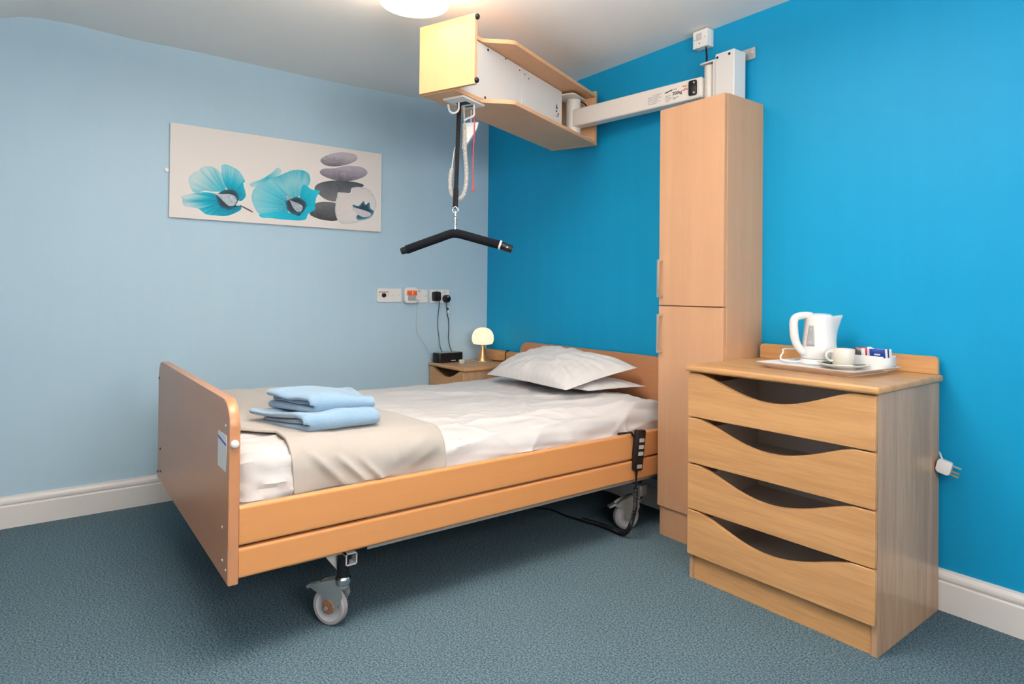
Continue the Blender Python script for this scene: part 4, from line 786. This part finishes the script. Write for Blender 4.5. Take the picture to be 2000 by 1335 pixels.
# ------------------------------------------------------------------ canvas picture
PY0, PY1, PZ0, PZ1 = -2.0495, -0.8448, 1.4901, 1.9892
pic = thing('canvas_picture', 'wide canvas print of turquoise flowers and stacked grey pebbles', 'picture', (0, (PY0 + PY1) / 2, PZ0))
cv = part('canvas', box(0.0005, 0.020, PY0, PY1, PZ0, PZ1, 0.0015), 'canvas', pic)
PIC = {"f1_back": [[0.075, 0.4234], [0.0843, 0.4638], [0.1149, 0.5233], [0.1339, 0.5674], [0.163, 0.5826], [0.1927, 0.5596], [0.2154, 0.5015], [0.2284, 0.4141], [0.2239, 0.3348], [0.1743, 0.3096], [0.145, 0.315], [0.1019, 0.2787], [0.0826, 0.337]], "f1_right": [[0.2098, 0.6037], [0.2323, 0.6237], [0.2577, 0.6055], [0.2887, 0.5622], [0.3126, 0.4632], [0.305, 0.4348], [0.3159, 0.3316], [0.3136, 0.2781], [0.2906, 0.233], [0.2646, 0.2927], [0.2338, 0.3635], [0.2157, 0.4626]], "f1_low": [[0.0505, 0.2034], [0.048, 0.2278], [0.1067, 0.2799], [0.1548, 0.2981], [0.1942, 0.2757], [0.2246, 0.205], [0.2653, 0.1619], [0.296, 0.1815], [0.2912, 0.1278], [0.2355, 0.0577], [0.1807, 0.0535], [0.1464, 0.0595], [0.1124, 0.1162], [0.0603, 0.1302]], "f1_eye": [[0.1895, 0.2486], [0.1942, 0.2887], [0.2238, 0.3414], [0.2643, 0.3516], [0.2851, 0.2977], [0.2804, 0.2176], [0.2553, 0.1334], [0.23, 0.1346], [0.2049, 0.1617]], "f1_pistil": [[0.1719, 0.3025], [0.2041, 0.2911], [0.2442, 0.3009], [0.2698, 0.2809], [0.2777, 0.2302], [0.2652, 0.1815], [0.245, 0.1705], [0.2246, 0.205], [0.1942, 0.2757]], "f1_stem": [[0.296, 0.1881], [0.3432, 0.1386], [0.346, 0.1192], [0.2961, 0.1749]], "f2_back": [[0.4323, 0.5231], [0.4706, 0.575], [0.5263, 0.6464], [0.572, 0.667], [0.607, 0.6424], [0.6191, 0.5754], [0.6136, 0.5037], [0.585, 0.3981], [0.5508, 0.3342], [0.511, 0.3386], [0.4657, 0.4506]], "f2_bud": [[0.3337, 0.4292], [0.3414, 0.4578], [0.3891, 0.5111], [0.4319, 0.5911], [0.459, 0.6604], [0.4786, 0.6251], [0.465, 0.5734], [0.4486, 0.555], [0.4324, 0.5097], [0.3841, 0.4426], [0.347, 0.4059]], "f2_left": [[0.3424, 0.2849], [0.355, 0.3947], [0.3893, 0.4574], [0.4323, 0.5231], [0.4601, 0.4628], [0.4996, 0.3633], [0.5111, 0.3248], [0.5004, 0.2398], [0.5121, 0.1459], [0.4566, 0.094], [0.3806, 0.106], [0.3534, 0.1941]], "f2_right": [[0.5845, 0.4959], [0.6257, 0.4504], [0.6673, 0.4398], [0.6499, 0.3576], [0.6417, 0.2426], [0.6096, 0.1655], [0.5804, 0.1875], [0.568, 0.3382]], "f2_low": [[0.3806, 0.106], [0.4564, 0.1483], [0.5234, 0.1483], [0.5692, 0.1294], [0.5976, 0.2332], [0.6386, 0.2561], [0.6447, 0.215], [0.6097, 0.1515], [0.5926, 0.0781], [0.5126, 0.0633], [0.4348, 0.0693], [0.3915, 0.0679]], "f2_eye": [[0.5002, 0.2673], [0.5169, 0.3053], [0.5565, 0.3424], [0.5914, 0.3017], [0.6004, 0.2478], [0.5806, 0.1597], [0.5462, 0.132], [0.512, 0.1735]], "f2_pistil": [[0.4971, 0.3284], [0.511, 0.3454], [0.5225, 0.2999], [0.5684, 0.2617], [0.583, 0.23], [0.5747, 0.1793], [0.5575, 0.1689], [0.5343, 0.2196], [0.5169, 0.2985]], "s1": [[0.6683, 0.8024], [0.6831, 0.8571], [0.7314, 0.9162], [0.7871, 0.9495], [0.8441, 0.9469], [0.8636, 0.9092], [0.851, 0.8609], [0.8068, 0.803], [0.7446, 0.762], [0.6957, 0.7612]], "s2": [[0.6661, 0.6596], [0.6838, 0.7147], [0.7447, 0.7403], [0.8068, 0.7884], [0.8837, 0.7974], [0.9199, 0.7489], [0.9039, 0.6848], [0.8395, 0.6151], [0.7641, 0.5943], [0.7026, 0.6131]], "s3": [[0.6403, 0.4682], [0.6608, 0.5304], [0.7149, 0.5764], [0.7828, 0.5995], [0.8589, 0.5983], [0.9012, 0.5728], [0.8722, 0.5282], [0.8337, 0.5183], [0.8245, 0.4574], [0.7711, 0.4442], [0.7531, 0.3386], [0.6979, 0.3474], [0.6555, 0.4155]], "s4": [[0.6184, 0.1673], [0.6385, 0.2701], [0.68, 0.315], [0.7471, 0.3156], [0.7535, 0.2667], [0.7476, 0.222], [0.7758, 0.1555], [0.7544, 0.1008], [0.6872, 0.0956], [0.6334, 0.128]], "w_petal": [[0.7476, 0.222], [0.7588, 0.4266], [0.7711, 0.4514], [0.8341, 0.445], [0.8337, 0.5183], [0.885, 0.5462], [0.9377, 0.5151], [0.9718, 0.3735], [0.9592, 0.2358], [0.9331, 0.1561], [0.8108, 0.0675], [0.7668, 0.096]], "w_eye": [[0.8412, 0.3148], [0.8734, 0.3072], [0.8991, 0.3719], [0.9123, 0.3304], [0.9319, 0.3645], [0.9389, 0.2915], [0.9591, 0.2509], [0.933, 0.1709], [0.8744, 0.1302], [0.8613, 0.1719], [0.8869, 0.2066], [0.8478, 0.2721]], "w_pistil": [[0.835, 0.2841], [0.8866, 0.2657], [0.9392, 0.2318], [0.9329, 0.1857], [0.8871, 0.1769], [0.848, 0.2428]]}
def lin(c): return Vector(srgb(*c)[:3])
def printed(name, key, x, root, cfn, sm=5, rings=14):
    """flat printed shape: rings grown from the root point to the outline, ink colour per vertex"""
    out = [Vector((p[0] * 2.413, p[1], 0)) for p in PIC[key]]; P = []; n = len(out)
    for i in range(n):
        a, b_, c, d = out[i - 1], out[i], out[(i + 1) % n], out[(i + 2) % n]
        for k in range(sm):
            t = k / sm; P.append(0.5 * (2 * b_ + (c - a) * t + (2 * a - 5 * b_ + 4 * c - d) * t * t + (3 * b_ - a - 3 * c + d) * t ** 3))
    cen = sum(P, Vector()) / len(P); rt = Vector((root[0] * 2.413, root[1], 0)) if root else cen
    b = bmesh.new(); cl_ = b.loops.layers.color.new('col') if False else b.verts.layers.float_color.new('col'); R = []
    def W3(p): return Vector((x, PY0 + p.x / 2.413 * (PY1 - PY0), PZ0 + p.y * (PZ1 - PZ0)))
    for k in range(rings + 1):
        s = k / rings; row = []
        for p in P:
            q = cen + (p - cen) * s; v = b.verts.new(W3(q)); d = (q - rt); row.append(v)
            c = cfn(s, d.length, math.atan2(d.y, d.x), q); v[cl_] = (c[0], c[1], c[2], 1)
        R.append(row)
    m = len(P)
    for a, c in zip(R, R[1:]):
        for i in range(m): b.faces.new((a[i], a[(i + 1) % m], c[(i + 1) % m], c[i]))
    bmesh.ops.remove_doubles(b, verts=b.verts[:], dist=1e-6)
    return part(name, b, 'print', cv)
TQ, LT, PL, DK, DP = lin((20, 165, 190)), lin((140, 198, 208)), lin((190, 212, 214)), lin((45, 58, 70)), lin((10, 120, 150))
def petal(c_in, c_mid, c_out, l0, l1, seed):
    def f(s, d, a, q):
        t = min(1, max(0, (d - l0) / (l1 - l0))); t += 0.30 * nz(a * 14, d * 1.5, seed) + 0.15 * nz(a * 34, d * 2, seed + 1); t = min(1, max(0, t))
        c = c_in.lerp(c_mid, min(1, t * 2)) if t < 0.5 else c_mid.lerp(c_out, (t - 0.5) * 2)
        return c.lerp(TQ, 0.5 * max(0, (s - 0.9) * 10) * (0.5 + nz(a * 9, 1, seed)))
    return f
R1, R2 = (0.245, 0.23), (0.555, 0.22)
def stone(hi, lo, seed):
    def f(s, d, a, q):
        k = q.y; g = 0.5 + 0.5 * nz(q.x * 18, q.y * 30, seed); return lo.lerp(hi, min(1, max(0, f.base(q) + 0.18 * (g - 0.5))))
    return f
def stonec(hi, lo, z0, z1, seed):
    def f(s, d, a, q): return lo.lerp(hi, min(1, max(0, (q.y - z0) / (z1 - z0) + 0.25 * nz(q.x * 30, q.y * 40, seed) + 0.2 * nz(q.x * 8, q.y * 9, seed)))) * (1 - 0.25 * max(0, s - 0.8))
    return f
printed('printed_flower', 'f1_back', 0.02010, R1, petal(TQ, lin((120, 190, 202)), PL, 0.10, 0.42, 1)); printed('printed_flower', 'f1_right', 0.02014, R1, petal(lin((20, 120, 145)), TQ, LT, 0.08, 0.34, 2)); printed('printed_flower', 'f1_low', 0.02018, R1, petal(DP, TQ, PL, 0.08, 0.45, 3))
printed('printed_flower', 'f1_eye', 0.02022, R1, lambda s, d, a, q: DK.lerp(lin((25, 110, 135)), max(0, s - 0.75) * 2.5)); printed('printed_flower', 'f1_pistil', 0.02026, None, lambda s, d, a, q: lin((150, 150, 172)).lerp(PL, 0.5 + 0.6 * nz(q.x * 40, q.y * 40, 2))); printed('printed_stem', 'f1_stem', 0.02026, None, lambda s, d, a, q: lin((90, 72, 84)))
printed('printed_pebble', 's4', 0.02010, None, stonec(lin((100, 104, 108)), lin((52, 56, 62)), 0.1, 0.32, 4)); printed('printed_pebble', 's3', 0.02012, None, stonec(lin((62, 66, 74)), lin((110, 112, 118)), 0.33, 0.62, 5)); printed('printed_pebble', 's2', 0.02014, None, stonec(lin((172, 165, 178)), lin((92, 90, 100)), 0.60, 0.76, 6)); printed('printed_pebble', 's1', 0.02016, None, stonec(lin((182, 175, 186)), lin((100, 98, 106)), 0.76, 0.90, 7))
printed('printed_flower', 'f2_bud', 0.02018, None, petal(TQ, LT, PL, 0.0, 0.25, 8)); printed('printed_flower', 'f2_back', 0.02020, R2, petal(lin((70, 170, 190)), lin((135, 195, 205)), lin((40, 165, 190)), 0.12, 0.46, 9)); printed('printed_flower', 'f2_left', 0.02024, R2, petal(DP, lin((80, 185, 205)), LT, 0.05, 0.50, 10)); printed('printed_flower', 'f2_right', 0.02026, R2, petal(DP, TQ, lin((40, 180, 205)), 0.05, 0.28, 11)); printed('printed_flower', 'f2_low', 0.02028, R2, petal(TQ, lin((20, 170, 200)), lin((60, 185, 208)), 0.05, 0.40, 12))
printed('printed_flower', 'f2_eye', 0.02032, R2, lambda s, d, a, q: DK.lerp(lin((25, 110, 135)), max(0, s - 0.75) * 2.5)); printed('printed_flower', 'f2_pistil', 0.02036, None, lambda s, d, a, q: lin((130, 132, 158)).lerp(PL, 0.4 + 0.6 * nz(q.x * 40, q.y * 40, 2)))
WHT = lin((222, 214, 212)); printed('printed_flower', 'w_petal', 0.02018, (0.90, 0.24), petal(lin((205, 200, 202)), WHT, lin((214, 207, 205)), 0.0, 0.3, 13)); printed('printed_flower', 'w_eye', 0.02022, (0.90, 0.24), lambda s, d, a, q: lin((40, 62, 80)).lerp(lin((70, 140, 165)), max(0, s - 0.6) * 2)); printed('printed_flower', 'w_pistil', 0.02026, None, lambda s, d, a, q: lin((200, 196, 202)))
for y, z, mt in ((PY0 - 0.012, 1.738, 'kettle'), (PY1 + 0.006, 1.735, 'steel')): part('fixing_clip', cyl((0.0, y, z), (0.014, y, z), 0.011 if mt == 'kettle' else 0.004, None, 14, bev=0.001), mt, pic)

# ------------------------------------------------------------------ tea tray on the chest
ZT = KZ + 0.026
RTD = math.atan2(0.7987, 0.6016)
tr = thing('serving_tray', 'pinkish white rectangular tray with flared rim on the chest', 'tray', (2.585, -0.250, ZT)); TT = Matrix.Translation((2.580, -0.250, ZT)) @ Matrix.Rotation(math.radians(-4), 4, 'Z')
def ring(hx, hy, z, r, b): return [b.verts.new(TT @ Vector((p[0], p[1], z))) for p in roundrect(-hx, hx, -hy, hy, r, n=4)]
b = bmesh.new(); rs = [ring(0.155, 0.132, 0.0, 0.012, b), ring(0.158, 0.135, 0.004, 0.012, b), ring(0.188, 0.163, 0.0205, 0.008, b), ring(0.189, 0.164, 0.0225, 0.008, b), ring(0.184, 0.159, 0.0225, 0.008, b), ring(0.158, 0.134, 0.0095, 0.012, b)]
for a, c in zip(rs, rs[1:]):
    for i in range(len(a)): b.faces.new((a[i], a[(i + 1) % len(a)], c[(i + 1) % len(a)], c[i]))
b.faces.new(rs[0]); b.faces.new(rs[-1][::-1]); part('tray_body', b, 'traym', tr, 20)
part('tray_mat', box(-0.145, 0.145, -0.122, 0.122, 0.0096, 0.0104, T=TT), 'paper', tr)
ZS = ZT + 0.0107
kx, ky = 2.508, -0.165
ke = thing('electric_kettle', 'white jug kettle with grey water gauge on its power base', 'kettle', (kx, ky, ZS)); TKt = Matrix.Translation((kx, ky, ZS)) @ Matrix.Rotation(RTD, 4, 'Z')
part('power_base', lathe([(0, 0), (0.070, 0), (0.073, 0.004), (0.070, 0.015), (0.064, 0.021), (0, 0.021)], (kx, ky, ZS), 40), 'kettle', ke)
KP = [(0.0, 0.0225), (0.0635, 0.0225), (0.0655, 0.028), (0.064, 0.05), (0.060, 0.09), (0.0555, 0.13), (0.0525, 0.165), (0.0515, 0.180), (0.050, 0.183), (0, 0.183)]
def kbody():
    b = bmesh.new(); n = 56; rows = []
    for r, z in KP:
        row = []
        for i in range(n):
            a = 2 * math.pi * i / n; t = max(0, (z - 0.095) / 0.085); sp_ = 0.040 * min(1, t) ** 1.15 * max(0, math.cos(a)) ** 4 if r > 0.02 else 0
            row.append(b.verts.new(TKt @ Vector(((r + sp_) * math.cos(a), r * math.sin(a) * (1 - 0.25 * sp_ / 0.03), z + (0.006 * sp_ / 0.03 if z > 0.16 else 0)))))
        rows.append(row)
    for a_, c_ in zip(rows, rows[1:]):
        for i in range(n): b.faces.new((a_[i], a_[(i + 1) % n], c_[(i + 1) % n], c_[i]))
    bmesh.ops.remove_doubles(b, verts=b.verts[:], dist=1e-5); return b
kb = part('jug', kbody(), 'kettle', ke)
part('lid', lathe([(0.0485, 0.1832), (0.0475, 0.188), (0.040, 0.193), (0.02, 0.1965), (0, 0.197)], (kx, ky, ZS), 40), 'kettle', ke)
hpts = [TKt @ Vector(p) for p in ((-0.030, 0, 0.188), (-0.060, 0, 0.188), (-0.088, 0, 0.181), (-0.099, 0, 0.165), (-0.099, 0, 0.130), (-0.094, 0, 0.095), (-0.083, 0, 0.068), (-0.066, 0, 0.048), (-0.058, 0, 0.042))]
hs = spline(hpts, 6); part('handle', tube(hs, [0.0125 + 0.0035 * math.sin(math.pi * i / (len(hs) - 1)) for i in range(len(hs))], 14), 'kettle', ke)
part('lid_catch', box(-0.060, -0.040, -0.010, 0.010, 0.190, 0.202, 0.004, T=TKt), 'kettle', ke)
def gz(u, v):
    z = 0.072 + 0.077 * v; r = np.interp(z, [p[1] for p in KP[1:8]], [p[0] for p in KP[1:8]]) + 0.0007; a = math.radians(-146) + (u - 0.5) * math.radians(32 - 12 * v); return TKt @ Vector((r * math.cos(a), r * math.sin(a), z))
gg = part('water_gauge', grid(8, 10, gz), 'gauge', ke, label='grey water level window'); add_mod_solid(gg, 0.001, 1)
for zz in (0.137, 0.088): 
    p = TKt @ Vector((0.0, 0, zz)); a = math.radians(-146); r = np.interp(zz, [q[1] for q in KP[1:8]], [q[0] for q in KP[1:8]]); dd = (TKt.to_3x3() @ Vector((math.cos(a), math.sin(a), 0))); part('gauge_mark', cyl(p + dd * (r + 0.001), p + dd * (r + 0.0026), 0.0035, None, 10), 'lgrey', ke)
kc = [TKt @ Vector(p) for p in ((-0.066, 0.0, 0.010), (-0.10, 0.0, 0.008), (-0.135, 0.01, 0.012), (-0.142, 0.02, 0.022), (-0.125, 0.035, 0.040), (-0.10, 0.06, 0.052))] + [Vector((2.475, -0.055, ZT + 0.055)), Vector((2.49, -0.035, ZT + 0.075)), Vector((2.50, -0.0135, ZT + 0.05)), Vector((2.51, -0.0125, ZT - 0.10))]
part('mains_lead', tube(spline(kc, 8), 0.0034, 8), 'kettle', ke)
cx, cy = 2.637, -0.245
sc = thing('saucer', 'cream saucer with a dark green band under the teacup', 'saucer', (cx, cy, ZS))
part('dish', lathe([(0, 0), (0.040, 0), (0.042, 0.003), (0.060, 0.008), (0.080, 0.0155), (0.0855, 0.0185), (0.085, 0.0205), (0.078, 0.018), (0.055, 0.0105), (0.0, 0.008)], (cx, cy, ZS), 48), 'china', sc)
part('glaze_band', lathe([(0.050, 0.0105), (0.056, 0.0122), (0.068, 0.0160), (0.074, 0.0182), (0.0735, 0.0190), (0.055, 0.0128)], (cx, cy, ZS), 48), 'dgreen', sc)
cu = thing('teacup', 'cream straight-sided teacup standing on its saucer', 'cup', (cx, cy, ZS + 0.0105))
part('cup_body', lathe([(0, 0), (0.030, 0), (0.034, 0.004), (0.037, 0.014), (0.0385, 0.030), (0.0395, 0.060), (0.0388, 0.0615), (0.0375, 0.060), (0.036, 0.03), (0.032, 0.008), (0, 0.006)], (cx, cy, ZS + 0.0105), 40), 'china', cu)
TC = Matrix.Translation((cx, cy, ZS + 0.0105)) @ Matrix.Rotation(RTD, 4, 'Z')
part('handle', tube(spline([TC @ Vector(p) for p in ((-0.037, 0, 0.050), (-0.050, 0, 0.052), (-0.060, 0, 0.043), (-0.060, 0, 0.030), (-0.050, 0, 0.019), (-0.036, 0, 0.018))], 8), 0.0042, 10), 'china', cu)
bx, by = 2.693, -0.150; TX = Matrix.Translation((bx, by, ZS)) @ Matrix.Rotation(math.radians(-4), 4, 'Z')
sb_ = thing('sachet_box', 'open white card box of drink sachets on the tray', 'box', (bx, by, ZS))
b = bmesh.new(); hx, hy, hz, t = 0.068, 0.045, 0.050, 0.003
box(-hx, hx, -hy, hy, 0, t, bm=b, T=TX); box(-hx, -hx + t, -hy, hy, t, hz, bm=b, T=TX); box(hx - t, hx, -hy, hy, t, hz * 0.9, bm=b, T=TX); box(-hx + t, hx - t, -hy, -hy + t, t, hz, bm=b, T=TX); box(-hx + t, hx - t, hy - t, hy, t, hz, bm=b, T=TX); box(-0.006, -0.003, -hy + t, hy - t, t, hz * 0.85, bm=b, T=TX); part('card_walls', b, 'paper', sb_)
def sachet(name, label, mat, lx, ly, z0, w, h, th, rz, tilt, tips=False, grp='drink sachets in the white box'):
    Ts = TX @ Matrix.Translation((lx, ly, z0)) @ Matrix.Rotation(rz, 4, 'Z') @ Matrix.Rotation(tilt, 4, 'X'); bs = TX @ Vector((lx, ly, z0)); b = bmesh.new()
    for sd in (1, -1): grid(9, 9, lambda u, v: Ts @ Vector(((u - 0.5) * w, sd * th * (1 - (2 * u - 1) ** 4) * (1 - (2 * v - 1) ** 4), v * h)), b)
    bmesh.ops.remove_doubles(b, verts=b.verts[:], dist=1e-5); o = single(name, b, mat, label, 'sachet', tuple(bs), grp)
    if tips:
        for s0, s1 in ((-0.52, -0.42), (0.42, 0.52)):
            q = bmesh.new(); box(s0 * w, s1 * w, -th * 0.6, th * 0.6, 0.002, h + 0.001, bm=q, T=Ts); part('white_end', q, 'paper', o)
        q = bmesh.new(); box(-0.16 * w, 0.16 * w, -th - 0.0006, -th + 0.0006, h * 0.55, h * 0.66, bm=q, T=Ts); part('white_print', q, 'paper', o)
sachet('drink_sachet', 'dark blue sachet with white ends, at the front right of the box', 'bluefoil', 0.032, -0.012, 0.028, 0.062, 0.048, 0.005, 0.15, 0.25, True)
sachet('drink_sachet', 'dark blue sachet standing behind the front blue one', 'bluefoil', 0.030, 0.018, 0.026, 0.062, 0.048, 0.005, 0.1, 0.1, True)
sachet('drink_sachet', 'black sachet leaning behind the teacup', 'darkfoil', -0.048, 0.008, 0.030, 0.038, 0.046, 0.004, 0.2, -0.2)
sachet('drink_sachet', 'red sachet tucked between black sachet and sugar sticks', 'redfoil', -0.032, 0.020, 0.030, 0.030, 0.043, 0.004, 0.5, 0.1)
for k, (lx, ly, a) in enumerate(((-0.020, -0.01, 0.35), (-0.014, 0.012, -0.15))): sachet('sugar_stick', 'white paper sugar stick standing in the box' + (', left one' if k == 0 else ', right one'), 'paper', lx, ly, 0.012, 0.014, 0.066, 0.003, 0.3, a, grp='sugar sticks in the white box')

# ------------------------------------------------------------------ loose kettle plug beside the chest
pg = thing('loose_plug', 'white mains plug with bare pins dangling by the side of the chest', 'plug', (2.897, -0.050, 0.495)); TP = frame_mat((2.896, -0.050, 0.520), (0.93, 0.10, -0.25), (0.20, 0.1, 0.97), None)
part('body', prism(roundrect(-0.022, 0.022, -0.024, 0.022, 0.008), 'z', -0.014, 0.016, 0.004, T=TP), 'kettle', pg)
for (x, y, l) in ((0.012, 0.013, 0.022), (0.012, -0.006, 0.020), (0.012, -0.018, 0.020)):
    part('pin', box(0.018, 0.018 + l + 0.008, y - 0.0028, y + 0.0028, -0.002, 0.003, T=TP), 'brass' if y < 0 else 'zinc', pg)
part('mains_lead', tube(spline([TP @ Vector((-0.012, 0.020, 0)), Vector((2.878, -0.034, 0.552)), Vector((2.862, -0.0115, 0.560)), Vector((2.80, -0.0105, 0.60))], 8), 0.0034, 8), 'kettle', pg)

for o in bpy.data.objects:
    if o.name.split('.')[0] in ('small_print', 'red_print', 'rating_label', 'grille', 'warning_print'): o['kind'] = 'stuff'
    if 'org' in o: del o['org']
